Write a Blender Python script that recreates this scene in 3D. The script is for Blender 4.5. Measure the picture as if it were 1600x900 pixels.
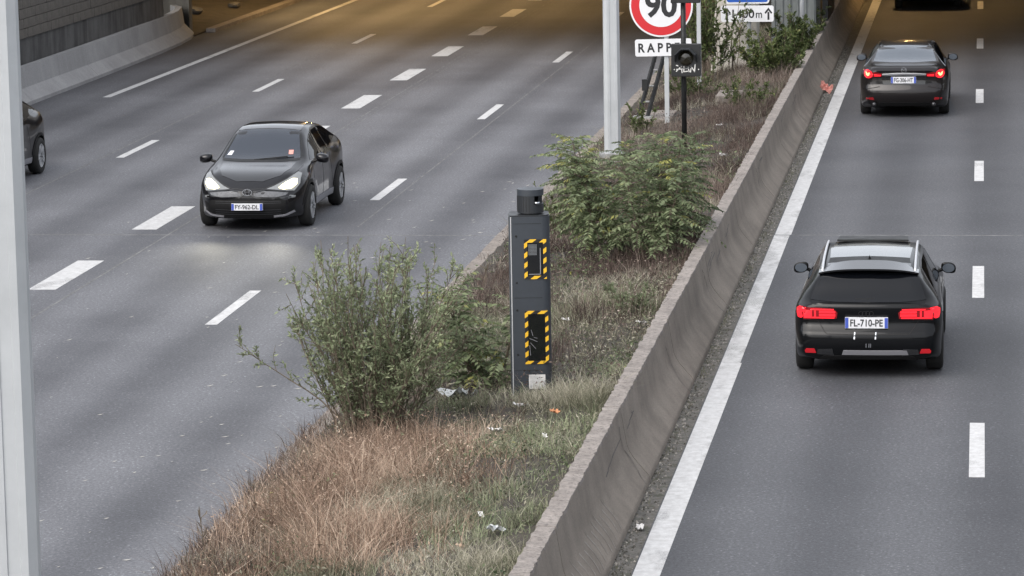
import bpy, bmesh, math, random
import numpy as np
from mathutils import Vector, Matrix
from mathutils.bvhtree import BVHTree
from mathutils.geometry import delaunay_2d_cdt

random.seed(7); rng = np.random.default_rng(11)
for o in list(bpy.data.objects): bpy.data.objects.remove(o)
S = bpy.context.scene
C = S.collection
R = math.radians

# ------------------------------------------------------------------ camera, sky, sun, exposure
CAM_H = 7.85
cam = bpy.data.cameras.new('camera'); cam_o = bpy.data.objects.new('camera', cam); C.objects.link(cam_o)
cam.sensor_width = 36.0; cam.lens = 36.0*5400/1600; cam.clip_start = 0.5; cam.clip_end = 3000
Rm = Matrix(((0.99093586, -0.00372476, 0.13428418), (0.13321903, 0.15587533, -0.97875205), (-0.01728597, 0.98776971, 0.15495866)))
cam_o.matrix_world = Matrix.Translation((0, 0, CAM_H)) @ Rm.to_4x4()
S.camera = cam_o

SUN_EL, SUN_AZ = R(44), R(212)
w = bpy.data.worlds.new('World'); S.world = w; w.use_nodes = True
nt = w.node_tree; nt.nodes.clear()
out = nt.nodes.new('ShaderNodeOutputWorld'); bg = nt.nodes.new('ShaderNodeBackground')
sky = nt.nodes.new('ShaderNodeTexSky'); sky.sky_type = 'NISHITA'; sky.sun_disc = False
sky.sun_elevation = SUN_EL; sky.sun_rotation = SUN_AZ; sky.dust_density = 4.0; sky.air_density = 1.0; sky.ozone_density = 1.0
hsv = nt.nodes.new('ShaderNodeHueSaturation'); hsv.inputs['Saturation'].default_value = 0.42
veil = nt.nodes.new('ShaderNodeMix'); veil.data_type = 'RGBA'; veil.inputs[0].default_value = 0.38      # even overcast layer over the clear-sky model
veil.inputs[7].default_value = (6.0, 6.1, 6.35, 1)
nt.links.new(sky.outputs[0], hsv.inputs['Color']); nt.links.new(hsv.outputs[0], veil.inputs[6]); nt.links.new(veil.outputs[2], bg.inputs[0]); nt.links.new(bg.outputs[0], out.inputs[0])
bg.inputs[1].default_value = 0.10
sun = bpy.data.lights.new('sun', 'SUN'); sun.energy = 0.6; sun.angle = R(50); sun.color = (1.0, 0.95, 0.9)
sun_o = bpy.data.objects.new('sun', sun); C.objects.link(sun_o)
# direction towards the sun
sd = Vector((math.sin(SUN_AZ)*math.cos(SUN_EL), math.cos(SUN_AZ)*math.cos(SUN_EL), math.sin(SUN_EL)))
sun_o.rotation_euler = sd.to_track_quat('Z', 'Y').to_euler()
S.view_settings.view_transform = 'Standard'; S.view_settings.look = 'None'; S.view_settings.gamma = 1.0
S.view_settings.exposure = 1.46

# ------------------------------------------------------------------ helpers
def tag(o, label=None, cat=None, group=None, kind=None):
    if label: o['label'] = label
    if cat: o['category'] = cat
    if group: o['group'] = group
    if kind: o['kind'] = kind
    return o

def link(name, me, mat=None, parent=None):
    o = bpy.data.objects.new(name, me); C.objects.link(o)
    if mat is not None and me is not None and not me.materials: me.materials.append(mat)
    if parent is not None: o.parent = parent
    return o

def empty(name, loc=(0, 0, 0), rz=0):
    o = bpy.data.objects.new(name, None); C.objects.link(o); o.location = loc; o.rotation_euler = (0, 0, rz); o.empty_display_size = .2
    return o

def mk(name, V, F, mat=None, parent=None, smooth=False, ang=None):
    me = bpy.data.meshes.new(name); me.from_pydata([tuple(v) for v in V], [], [tuple(f) for f in F]); me.update()
    if smooth or ang: 
        me.polygons.foreach_set('use_smooth', [True]*len(me.polygons))
    if ang: me.set_sharp_from_angle(angle=R(ang))
    return link(name, me, mat, parent)

class MB:
    def __init__(s): s.V = []; s.F = []
    def add(s, V, F):
        n = len(s.V); s.V += [tuple(v) for v in V]; s.F += [tuple(i+n for i in f) for f in F]
    def box(s, x0, x1, y0, y1, z0, z1, M=None):
        V = [(x, y, z) for x in (x0, x1) for y in (y0, y1) for z in (z0, z1)]
        if M is not None: V = [M @ Vector(v) for v in V]
        s.add(V, [(0, 1, 3, 2), (4, 6, 7, 5), (0, 4, 5, 1), (2, 3, 7, 6), (0, 2, 6, 4), (1, 5, 7, 3)])
    def prism(s, poly, axis, a, b):
        # poly of 2-D points in the other two axes, extruded along axis from a to b
        def P(p, t): return {'x': (t, p[0], p[1]), 'y': (p[0], t, p[1]), 'z': (p[0], p[1], t)}[axis]
        n = len(poly); V = [P(p, a) for p in poly]+[P(p, b) for p in poly]
        F = [tuple(range(n))[::-1], tuple(range(n, 2*n))]+[(i, (i+1) % n, n+(i+1) % n, n+i) for i in range(n)]
        s.add(V, F)
    def tube(s, pts, rad, n=6, cap=True):
        pts = [Vector(p) for p in pts]
        if not hasattr(rad, '__len__'): rad = [rad]*len(pts)
        V = []; 
        for i, p in enumerate(pts):
            d = (pts[min(i+1, len(pts)-1)]-pts[max(i-1, 0)]).normalized()
            a = d.cross(Vector((0, 0, 1))); a = d.cross(Vector((1, 0, 0))) if a.length < .05 else a
            a.normalize(); b = d.cross(a)
            for k in range(n):
                t = 2*math.pi*k/n; V.append(p+(a*math.cos(t)+b*math.sin(t))*rad[i])
        F = [(i*n+k, i*n+(k+1) % n, (i+1)*n+(k+1) % n, (i+1)*n+k) for i in range(len(pts)-1) for k in range(n)]
        if cap: F += [tuple(range(n))[::-1], tuple(range((len(pts)-1)*n, len(pts)*n))]
        s.add(V, F)
    def lathe(s, prof, n=24, axis='z', M=None):
        V = []; m = len(prof)
        for k in range(n):
            t = 2*math.pi*k/n; c, q = math.cos(t), math.sin(t)
            for r, h in prof:
                v = {'z': (r*c, r*q, h), 'x': (h, r*c, r*q), 'y': (r*c, h, r*q)}[axis]
                V.append(M @ Vector(v) if M is not None else v)
        F = [(k*m+i, ((k+1) % n)*m+i, ((k+1) % n)*m+i+1, k*m+i+1) for k in range(n) for i in range(m-1)]
        s.add(V, F)
    def build(s, name, mat=None, parent=None, smooth=False, ang=None, bev=0):
        o = mk(name, s.V, s.F, mat, parent, smooth, ang)
        if bev:
            bm = bmesh.new(); bm.from_mesh(o.data)
            bmesh.ops.remove_doubles(bm, verts=bm.verts, dist=1e-5); bmesh.ops.recalc_face_normals(bm, faces=bm.faces)
            bmesh.ops.bevel(bm, geom=[e for e in bm.edges if e.calc_face_angle(0) > R(25)], offset=bev, segments=2, affect='EDGES', profile=.6)
            bm.to_mesh(o.data); bm.free()
        return o

def one_box(name, x0, x1, y0, y1, z0, z1, mat, parent=None, bev=0):
    m = MB(); m.box(x0, x1, y0, y1, z0, z1); return m.build(name, mat, parent, bev=bev)

def copy_tree(o, parent=None):
    c = o.copy(); C.objects.link(c); c.parent = parent
    for ch in list(o.children): copy_tree(ch, c)
    return c

def text_mesh(txt, bold=0.0):
    cu = bpy.data.curves.new('lettering', 'FONT'); cu.body = txt; cu.size = 1; cu.offset = bold; cu.resolution_u = 3
    o = bpy.data.objects.new('lettering', cu); C.objects.link(o); bpy.context.view_layer.update()
    dg = bpy.context.evaluated_depsgraph_get(); me = o.evaluated_get(dg).to_mesh()
    V = np.array([v.co[:] for v in me.vertices]); F = [tuple(p.vertices) for p in me.polygons]
    bpy.data.objects.remove(o); bpy.data.curves.remove(cu)
    return V, F

def lettering(name, txt, org, right, up, width, height, mat, parent, bold=0.0, gap=0.003, xr=(0, 1)):
    """flat lettering fitted into width x height centred on org, lifted by gap along right x up"""
    V, F = text_mesh(txt, bold)
    lo = V.min(0); hi = V.max(0); r = Vector(right); u = Vector(up); n = r.cross(u)
    P = [Vector(org)+r*((v[0]-lo[0])/(hi[0]-lo[0])-.5)*width+u*((v[1]-lo[1])/(hi[1]-lo[1])-.5)*height+n*gap for v in V]
    return mk(name, P, F, mat, parent)

def np_mesh(name, V, F, tone, mat, parent=None):
    me = bpy.data.meshes.new(name)
    V = np.asarray(V, np.float32); F = np.asarray(F, np.int32)
    me.vertices.add(len(V)); me.vertices.foreach_set('co', V.ravel())
    k = F.shape[1]
    me.loops.add(F.size); me.loops.foreach_set('vertex_index', F.ravel())
    me.polygons.add(len(F)); me.polygons.foreach_set('loop_start', np.arange(0, F.size, k, dtype=np.int32))
    me.polygons.foreach_set('loop_total', np.full(len(F), k, np.int32))
    me.update(calc_edges=True); 
    a = me.attributes.new('tone', 'FLOAT', 'POINT'); a.data.foreach_set('value', np.asarray(tone, np.float32))
    return link(name, me, mat, parent)

# ------------------------------------------------------------------ materials
def new_mat(name):
    m = bpy.data.materials.new(name); m.use_nodes = True; n = m.node_tree
    return m, n, n.nodes['Principled BSDF']

def ramp(n, fac, stops):
    r = n.nodes.new('ShaderNodeValToRGB'); e = r.color_ramp.elements
    while len(e) < len(stops): e.new(0.5)
    for k, (p, c) in enumerate(stops): e[k].position = p; e[k].color = (c[0], c[1], c[2], 1)
    n.links.new(fac, r.inputs[0]); return r.outputs[0]

def noise(n, vec, scale, detail=4, rough=.55, sc=None):
    t = n.nodes.new('ShaderNodeTexNoise'); t.inputs['Scale'].default_value = scale; t.inputs['Detail'].default_value = detail; t.inputs['Roughness'].default_value = rough
    if sc is not None:
        mp = n.nodes.new('ShaderNodeMapping'); mp.inputs['Scale'].default_value = sc; n.links.new(vec, mp.inputs[0]); vec = mp.outputs[0]
    n.links.new(vec, t.inputs['Vector']); return t.outputs['Fac']

def mixc(n, fac, a, b, mode='MIX'):
    m = n.nodes.new('ShaderNodeMix'); m.data_type = 'RGBA'; m.blend_type = mode
    for s, v in ((0, fac), (6, a), (7, b)):
        if hasattr(v, 'is_linked'): n.links.new(v, m.inputs[s])
        elif s == 0: m.inputs[0].default_value = v
        else: m.inputs[s].default_value = (v[0], v[1], v[2], 1)
    return m.outputs[2]

def coords(n): return n.nodes.new('ShaderNodeTexCoord').outputs['Object']

def bump(n, b, h, strength=.3, dist=.01):
    u = n.nodes.new('ShaderNodeBump'); u.inputs['Strength'].default_value = strength; u.inputs['Distance'].default_value = dist
    n.links.new(h, u.inputs['Height']); n.links.new(u.outputs[0], b.inputs['Normal'])

def plain(name, col, rough=.5, metal=0, coat=0, emit=None, es=0, var=0.0, vs=3.0, spec=.5):
    m, n, b = new_mat(name); b.inputs['Base Color'].default_value = (*col, 1); b.inputs['Roughness'].default_value = rough
    b.inputs['Metallic'].default_value = metal; b.inputs['Coat Weight'].default_value = coat; b.inputs['Coat Roughness'].default_value = .06
    b.inputs['Specular IOR Level'].default_value = spec
    if emit: b.inputs['Emission Color'].default_value = (*emit, 1); b.inputs['Emission Strength'].default_value = es
    if var:
        v = coords(n); f = noise(n, v, vs, 6, .65)
        c = ramp(n, f, [(.3, [x*(1-var) for x in col]), (.7, [min(1, x*(1+var)) for x in col])]); n.links.new(c, b.inputs['Base Color'])
        rr = ramp(n, f, [(.3, [min(1, rough+.1)]*3), (.7, [max(0, rough-.08)]*3)]); n.links.new(rr, b.inputs['Roughness'])
    return m

def mat_asphalt(name, base, light, streak_shift):
    m, n, b = new_mat(name); v = coords(n)
    mp = n.nodes.new('ShaderNodeMapping'); mp.inputs['Location'].default_value = (streak_shift, 3, 0); n.links.new(v, mp.inputs[0]); v2 = mp.outputs[0]
    st = noise(n, v2, 1.0, 2, .45, (.62, .018, 1))          # tyre-polished lanes run along the road
    pt = noise(n, v2, .22, 5, .6)                           # broad patches
    ag = noise(n, v, 26, 4, .85)                            # aggregate
    vo = n.nodes.new('ShaderNodeTexVoronoi'); vo.inputs['Scale'].default_value = 55; n.links.new(v, vo.inputs['Vector'])
    c = ramp(n, st, [(.34, base), (.66, light)])
    sx = n.nodes.new('ShaderNodeSeparateXYZ'); n.links.new(v, sx.inputs[0])      # two wheel tracks to each lane
    wb_ = n.nodes.new('ShaderNodeMath'); wb_.operation = 'MULTIPLY_ADD'; n.links.new(sx.outputs[0], wb_.inputs[0]); wb_.inputs[1].default_value = 2*math.pi/1.6
    ds_ = n.nodes.new('ShaderNodeMath'); ds_.operation = 'MULTIPLY_ADD'; n.links.new(noise(n, v2, .10, 3, .5, (1, .12, 1)), ds_.inputs[0]); ds_.inputs[1].default_value = 2.2; ds_.inputs[2].default_value = streak_shift*.1; n.links.new(ds_.outputs[0], wb_.inputs[2])
    sn = n.nodes.new('ShaderNodeMath'); sn.operation = 'SINE'; n.links.new(wb_.outputs[0], sn.inputs[0])
    hf = n.nodes.new('ShaderNodeMath'); hf.operation = 'MULTIPLY_ADD'; n.links.new(sn.outputs[0], hf.inputs[0]); hf.inputs[1].default_value = .5; hf.inputs[2].default_value = .5
    c = mixc(n, .55, c, ramp(n, hf.outputs[0], [(.1, [x*.85 for x in base]), (.9, light)]))
    c = mixc(n, .35, c, ramp(n, pt, [(.3, [x*.72 for x in base]), (.7, [x*1.15 for x in light])]))
    c = mixc(n, .75, c, ramp(n, ag, [(.28, [.22]*3), (.5, [.92]*3), (.72, [2.05]*3)]), 'MULTIPLY')
    g = ramp(n, vo.outputs['Color'], [(.82, [0]*3), (.93, [1]*3)])
    c = mixc(n, g, c, mixc(n, 1.0, c, (2.1, 2.1, 2.05), 'MULTIPLY'))
    st2 = noise(n, v2, 2.6, 5, .7, (1, .35, 1))
    c = mixc(n, ramp(n, st2, [(.62, [0]*3), (.78, [.45]*3)]), c, [x*.5 for x in base])   # oil and old sealant stains
    n.links.new(c, b.inputs['Base Color']); b.inputs['Roughness'].default_value = .68; b.inputs['Specular IOR Level'].default_value = .5
    bump(n, b, ag, .5, .006); return m

def mat_paint(name, under, wear):
    m, n, b = new_mat(name); v = coords(n)
    f1 = noise(n, v, 9, 6, .7, (1, .8, 1)); f2 = noise(n, v, 2.2, 4, .6, (1, .35, 1)); f3 = noise(n, v, 60, 2, .7, (1.5, 3.5, 1))
    c = ramp(n, f1, [(.3, (.40, .40, .40)), (.7, (.60, .605, .61))])
    w1 = ramp(n, f2, [(.5-wear*.1+.12, [0]*3), (.5-wear*.1+.2, [1]*3)]); w3 = ramp(n, f3, [(.50, [.0]*3), (.56, [1]*3)])
    k = mixc(n, 1.0, w1, w3, 'MULTIPLY')
    c = mixc(n, k, c, under); c = mixc(n, ramp(n, f3, [(.64, [0]*3), (.70, [.8]*3)]), c, under)
    n.links.new(c, b.inputs['Base Color']); b.inputs['Roughness'].default_value = .7; return m

def mat_concrete(name, dark, light, sc=1.0, streak=.5, moss=None, speck=0.0, stain=0.0):
    m, n, b = new_mat(name); v = coords(n)
    a = noise(n, v, 1.4*sc, 6, .65); s = noise(n, v, 2.6*sc, 4, .6, (1.6, 1.6, .16)); g = noise(n, v, 55, 3, .7)
    c = ramp(n, a, [(.28, dark), (.72, light)])
    c = mixc(n, streak, c, ramp(n, s, [(.35, [x*.62 for x in dark]), (.65, [x*1.05 for x in light])]))
    c = mixc(n, .55, c, ramp(n, g, [(.25, [.55]*3), (.75, [1.45]*3)]), 'MULTIPLY')
    if stain:
        p = noise(n, v, 1.7, 7, .72, (1, .4, 1)); c = mixc(n, ramp(n, p, [(.50, [0]*3), (.66, [stain]*3)]), c, [x*.55 for x in dark])
        p = noise(n, v, 3.2, 6, .75, (1, .8, 1)); c = mixc(n, ramp(n, p, [(.60, [0]*3), (.72, [stain*.6]*3)]), c, light)
    if speck:
        p = noise(n, v, 16, 5, .75); c = mixc(n, ramp(n, p, [(.5, [0]*3), (.62, [speck]*3)]), c, [x*.35 for x in dark])
    if moss:
        p = noise(n, v, 5, 5, .7); c = mixc(n, ramp(n, p, [(.52, [0]*3), (.64, [.8]*3)]), c, moss)
    n.links.new(c, b.inputs['Base Color']); b.inputs['Roughness'].default_value = .88; bump(n, b, g, .35, .006); return m

def mat_leaf(name, stops, rough=.55, trans=.25):
    m, n, b = new_mat(name); a = n.nodes.new('ShaderNodeAttribute'); a.attribute_name = 'tone'
    c = ramp(n, a.outputs['Fac'], stops); n.links.new(c, b.inputs['Base Color']); b.inputs['Roughness'].default_value = rough
    b.inputs['Specular IOR Level'].default_value = .3
    if trans:
        t = n.nodes.new('ShaderNodeBsdfTranslucent'); n.links.new(c, t.inputs[0]); x = n.nodes.new('ShaderNodeMixShader'); x.inputs[0].default_value = trans
        o = n.nodes['Material Output']; n.links.new(b.outputs[0], x.inputs[1]); n.links.new(t.outputs[0], x.inputs[2]); n.links.new(x.outputs[0], o.inputs[0])
    return m

def mat_stripes(name):
    m, n, b = new_mat(name); v = coords(n)
    sep = n.nodes.new('ShaderNodeSeparateXYZ'); n.links.new(v, sep.inputs[0])
    ad = n.nodes.new('ShaderNodeMath'); ad.operation = 'MULTIPLY_ADD'; n.links.new(sep.outputs[0], ad.inputs[0]); ad.inputs[1].default_value = -.75; n.links.new(sep.outputs[2], ad.inputs[2])
    mu = n.nodes.new('ShaderNodeMath'); mu.operation = 'MULTIPLY'; n.links.new(ad.outputs[0], mu.inputs[0]); mu.inputs[1].default_value = 1/.115
    fr = n.nodes.new('ShaderNodeMath'); fr.operation = 'FRACT'; n.links.new(mu.outputs[0], fr.inputs[0])
    c = ramp(n, fr.outputs[0], [(.49, (.012, .012, .014)), (.51, (.80, .47, .025))])
    n.links.new(c, b.inputs['Base Color']); b.inputs['Roughness'].default_value = .5; return m

A_DARK, A_LIGHT = (.046, .048, .057), (.152, .156, .170)
M = dict(
    asphalt_l=mat_asphalt('asphalt_pale_worn', A_DARK, A_LIGHT, 0), asphalt_r=mat_asphalt('asphalt_dark', (.041, .043, .050), (.092, .095, .104), 31),
    scuff=plain('pale_concrete_scuff', (.34, .315, .285), .9, var=.3, vs=12),
    seam=plain('road_joint_sealant', (.15, .15, .15), .8, var=.5, vs=6), seam_dark=plain('bitumen_joint', (.028, .028, .03), .6, var=.3),
    paint=mat_paint('white_road_paint', (.16, .16, .165), .6), paint_worn=mat_paint('worn_white_road_paint', (.15, .15, .15), 1.6),
    barrier=mat_concrete('grey_brown_barrier_concrete', (.155, .134, .113), (.265, .231, .196), 1.2, .0, stain=.28),
    coping=mat_concrete('weathered_pinkish_concrete_top', (.17, .15, .136), (.33, .296, .27), 2, .2, speck=.6),
    barrier_l=mat_concrete('pale_barrier_concrete', (.25, .25, .255), (.36, .36, .365), .6, .15),
    dado=mat_concrete('stained_dark_concrete', (.035, .036, .038), (.13, .13, .13), .8, .42),
    stone=mat_concrete('grey_brown_stone', (.085, .078, .07), (.145, .134, .12), 2.2, .25),
    slab=mat_concrete('dark_bridge_concrete', (.10, .095, .085), (.17, .16, .14), .5, .4),
    pier=mat_concrete('cream_concrete', (.36, .34, .30), (.56, .53, .47), 1.2, .3),
    grey_metal=plain('grey_metal_panel', (.16, .175, .175), .5, .3, var=.2, vs=2),
    kerb=mat_concrete('kerb_granite', (.16, .14, .125), (.30, .265, .235), 2, .1, speck=.5),
    gutter=mat_concrete('gritty_gutter', (.075, .072, .066), (.17, .16, .145), 4, .1, moss=(.04, .045, .025), speck=.6),
    soil=mat_concrete('dry_soil', (.020, .017, .014), (.070, .058, .047), 1.5, .0, moss=(.05, .05, .03)),
    dirt=mat_concrete('brown_dirt', (.035, .030, .024), (.085, .072, .056), 1.2, .0),
    galv=plain('galvanised_steel', (.42, .44, .455), .55, .0, var=.10, vs=1.6), galv_dull=mat_concrete('galvanised_steel_dull', (.22, .225, .225), (.34, .345, .345), 1.2, .5),
    slate=plain('slate_grey_powder_coat', (.038, .045, .055), .45, 0, var=.15, vs=3), slate_dark=plain('dark_slate_plastic', (.020, .023, .027), .45, var=.1),
    pale_line=plain('pale_seal', (.42, .43, .44), .5), stripes=mat_stripes('hazard_stripes'), dark_glass=plain('smoked_glass', (.006, .007, .008), .08, coat=.5),
    lens=plain('signal_lens', (.020, .018, .012), .15, coat=.6), led=plain('perforated_grey', (.16, .17, .18), .5), black=plain('matt_black', (.012, .013, .014), .55, var=.2),
    black_steel=plain('worn_black_steel', (.016, .017, .018), .5, .2, var=.4, vs=8), white_sheet=plain('white_reflective_sheet', (.70, .71, .73), .4, var=.04), white_flat=plain('off_white_paper', (.66, .65, .64), .8, var=.1, vs=20),
    red_sheet=plain('red_reflective_sheet', (.55, .022, .030), .4), blue_sheet=plain('blue_reflective_sheet', (.015, .09, .42), .4), ink=plain('black_sign_ink', (.018, .019, .022), .5),
    grey_ink=plain('faded_print', (.22, .22, .24), .7), spray=plain('white_spray_paint', (.72, .72, .70), .7),
    orange=plain('orange_wrapper', (.55, .25, .12), .6, var=.2, vs=20), pink=plain('pink_plastic_scrap', (.60, .27, .23), .6, var=.25, vs=9), plastic=plain('crumpled_clear_plastic', (.42, .44, .45), .3, var=.25, vs=14), beige=plain('beige_scrap', (.5, .36, .26), .7, var=.2, vs=14),
    paint_gloss=plain('polished_black_panel', (.004, .0045, .006), .2, .0, coat=1.0, spec=.5),
    paint_black=plain('black_car_paint', (.003, .0035, .0045), .35, .0, coat=.42, spec=.08), paint_mazda=plain('dark_bronze_car_paint', (.012, .010, .0105), .32, .25, coat=.6, spec=.15), paint_chr=plain('anthracite_car_paint', (.006, .006, .008), .30, .2, coat=.75, spec=.15),
    trim=plain('black_plastic_trim', (.007, .007, .0075), .55, spec=.25), gloss=plain('gloss_black', (.006, .006, .007), .12, coat=.6), grille_grey=plain('grille_mid_grey', (.11, .115, .125), .5, var=.3, vs=30), grille=plain('grille_grey_black', (.022, .023, .026), .45, var=.4, vs=40),
    satin=plain('satin_metal', (.62, .63, .65), .38, .6),
    chrome=plain('chrome', (.62, .64, .67), .16, 1.0), rim=plain('silver_wheel', (.55, .56, .58), .35, .35), rim_dark=plain('dark_wheel', (.06, .06, .065), .35, .7), rubber=plain('tyre_rubber', (.012, .012, .012), .8),
    glass=plain('tinted_car_glass', (.003, .0035, .005), .04, coat=.0, spec=.4), glass_sky=plain('clear_windscreen', (.028, .035, .048), .05, coat=.3), glass_mid=plain('rear_window_glass', (.07, .085, .105), .06, coat=.8),
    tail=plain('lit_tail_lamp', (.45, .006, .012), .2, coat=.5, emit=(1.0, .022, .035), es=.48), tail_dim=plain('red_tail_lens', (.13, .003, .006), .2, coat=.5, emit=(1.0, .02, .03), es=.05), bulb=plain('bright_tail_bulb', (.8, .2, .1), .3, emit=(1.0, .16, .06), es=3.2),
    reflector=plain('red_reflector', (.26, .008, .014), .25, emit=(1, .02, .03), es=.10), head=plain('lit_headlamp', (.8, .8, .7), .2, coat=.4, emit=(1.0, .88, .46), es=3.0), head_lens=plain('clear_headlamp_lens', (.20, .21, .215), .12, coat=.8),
    plate=plain('plate_white', (.66, .67, .70), .4), plate_blue=plain('plate_blue', (.05, .09, .42), .4), sodium=plain('sodium_lamp_glow', (1, .6, .2), .5, emit=(1.0, .58, .18), es=30),
)
M['willow'] = mat_leaf('willow_leaf', [(0, (.090, .112, .062)), (.5, (.245, .285, .170)), (.85, (.385, .430, .265)), (1, (.50, .52, .35))], .55, .38)
M['ailanthus'] = mat_leaf('ailanthus_leaf', [(0, (.052, .074, .038)), (.5, (.140, .178, .094)), (.88, (.255, .300, .165)), (1, (.36, .36, .12))], .5, .3)
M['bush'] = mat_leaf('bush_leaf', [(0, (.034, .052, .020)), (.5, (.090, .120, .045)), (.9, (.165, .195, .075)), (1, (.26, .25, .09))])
M['bark'] = plain('twig_bark', (.13, .105, .078), .9, var=.3, vs=8)
M['dry'] = mat_leaf('dry_russet_grass', [(0, (.070, .044, .030)), (.35, (.235, .160, .116)), (.7, (.42, .310, .232)), (1, (.60, .49, .39))], .8, .15)
M['pale'] = mat_leaf('grey_green_grass', [(0, (.060, .064, .038)), (.4, (.165, .165, .112)), (.75, (.29, .275, .205)), (1, (.46, .43, .35))], .8, .15)
M['dead'] = mat_leaf('dead_brown_stems', [(0, (.040, .029, .025)), (.4, (.110, .080, .068)), (.8, (.215, .172, .145)), (1, (.34, .29, .25))], .85, .1)

# ------------------------------------------------------------------ the ground, the two carriageways and their markings
one_box('ground', -600, 600, -200, 1500, -1.0, -.20, M['dirt'])['kind'] = 'structure'
road_l = one_box('road_inbound', -21.75, -7.55, -20, 300, -.18, 0, M['asphalt_l']); tag(road_l, kind='structure')
road_r = one_box('road_outbound', -3.30, 10.5, -20, 300, -.18, 0, M['asphalt_r']); tag(road_r, kind='structure')
def mark(name, x0, x1, y0, y1, mat, parent, z=.004, t=.003, dx=0):
    m = MB(); m.prism([(x0, y0), (x1, y0), (x1+dx, y1), (x0+dx, y1)], 'z', z-t, z); return m.build(name, mat, parent)
dash_meshes = {}
def dashes(ys, x, wd, ln, parent):
    for i, y in enumerate(ys):
        d = mark('lane_dash', x-wd/2, x+wd/2, y-ln/2, y+ln/2, M['paint'], parent)
dashes([34.6]+[47.73+13.17*k for k in range(8)], -10.56, .17, 3.0, road_l)
dashes([44.1]+[50.70+6.40*k for k in range(16)], -13.80, .42, 2.9, road_l)
dashes([54.4]+[67.25+12.93*k for k in range(6)], -16.74, .16, 3.0, road_l)
mark('edge_line', -20.09, -19.91, 77.5, 112, M['paint'], road_l, dx=.45)
dashes([25.4]+[38.19, 50.34, 63.53, 77.06, 90.49, 103.66, 116.8], -.03, .17, 3.0, road_r)
mark('edge_line', -3.285, -3.02, 20, 43.5, M['paint'], road_r)
mark('edge_line', -3.285, -3.04, 43.5, 55.1, M['paint_worn'], road_r)
mark('edge_line', -3.30+.02, -3.02, 55.16, 300, M['paint'], road_r)
# joints: the deck joint across both carriageways, and the paving seams along them
mark('road_joint', -21.3, -7.75, 55.0, 55.06, M['seam'], road_l, .0015, .0012)
mark('road_joint', -3.0, 10.4, 55.10, 55.15, M['seam'], road_r, .0015, .0012)
for x, a, b, wd in ((-13.25, 30, 130, .03), (-13.1, 70, 120, .02), (-10.25, 56.0, 130, .025), (-17.1, 40, 120, .03)):
    mark('paving_seam', x-wd/2, x+wd/2, a, b, M['seam'], road_l, .0022, .0008)

# ------------------------------------------------------------------ the median: kerb, soil, concrete barrier
def soil_z(X, Y):
    t = np.clip((np.asarray(X)+4.03)/(-7.42+4.03), 0, 1)
    return .62-.47*t+.05*np.sin(Y*.9+X*1.3)*np.sin(Y*.37-X*.8)*(1-abs(2*t-1)**4)
xs = np.linspace(-4.05, -7.44, 26); ys = np.linspace(14, 96, 260)
GX, GY = np.meshgrid(xs, ys); GZ = soil_z(GX, GY)+rng.normal(0, .012, GX.shape)
idx = np.arange(GX.size).reshape(GX.shape)
soil = mk('median_soil', np.stack([GX.ravel(), GY.ravel(), GZ.ravel()], 1).tolist(), np.stack([idx[:-1, 1:].ravel(), idx[:-1, :-1].ravel(), idx[1:, :-1].ravel(), idx[1:, 1:].ravel()], 1).tolist(), M['soil'], smooth=True)
tag(soil, kind='structure')
kerb = one_box('kerb', -7.64, -7.46, 10, 140, -.15, .02, M['kerb']); tag(kerb, kind='structure')
km = MB(); km.box(-.13, .11, -.494, .494, -.10, .13); k0 = km.build('kerb_stone', M['kerb'], kerb, bev=.012); k0.location = (-7.53, 14, 0)
for k in range(1, 86):
    c = k0.copy(); C.objects.link(c); c.location = (-7.53+random.uniform(-.008, .008), 14+k, random.uniform(-.008, .008))
gut = one_box('gutter', -3.60, -3.302, -10, 300, -.18, -.012, M['gutter']); tag(gut, kind='structure')
bar_prof = [(-3.52, -.1), (-3.52, .05), (-3.535, .075), (-3.63, .185), (-3.695, .265), (-3.738, .335), (-3.762, .40), (-3.780, .50), (-3.83, .80), (-3.995, .80), (-4.08, .33), (-4.10, -.1)]
bar = empty('concrete_barrier', (0, 0, 0)); tag(bar, 'long low brown-grey concrete safety barrier between the weedy median and the outbound lanes', 'barrier')
edges = [13.3]
while edges[-1] < 140: edges.append(edges[-1]+5.75)
for a, b in zip(edges, edges[1:]):
    m = MB(); n = 7; P = []
    yy = np.linspace(a+.014, b-.014, n); np_ = len(bar_prof)
    for y in yy:
        for (x, z) in bar_prof: P.append((x, y, z))
    F = [(i*np_+k, (i+1)*np_+k, (i+1)*np_+k+1, i*np_+k+1) for i in range(n-1) for k in range(np_-1)]
    F += [tuple(range(np_))[::-1], tuple(range((n-1)*np_, n*np_))]
    m.add(P, F); seg = m.build('barrier_segment', M['barrier'], bar, ang=32)
    # rough, flaking pale cap cast along the top of each length
    m = MB(); n = 60; P = []; yy = np.linspace(a+.008, b-.008, n)
    for y in yy:
        j = random.uniform(-.012, .004); q = random.uniform(-.02, .01)
        P += [(-3.822+j, y, .775), (-3.828+j, y, .812), (-4.0+q, y, .815+random.uniform(-.006, .006)), (-4.005+q, y, .74)]
    F = [(i*4+k, (i+1)*4+k, (i+1)*4+k+1, i*4+k+1) for i in range(n-1) for k in range(3)]+[(3, 2, 1, 0), tuple((n-1)*4+k for k in range(4))]
    m.add(P, F); m.build('capping', M['coping'], seg)

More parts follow.
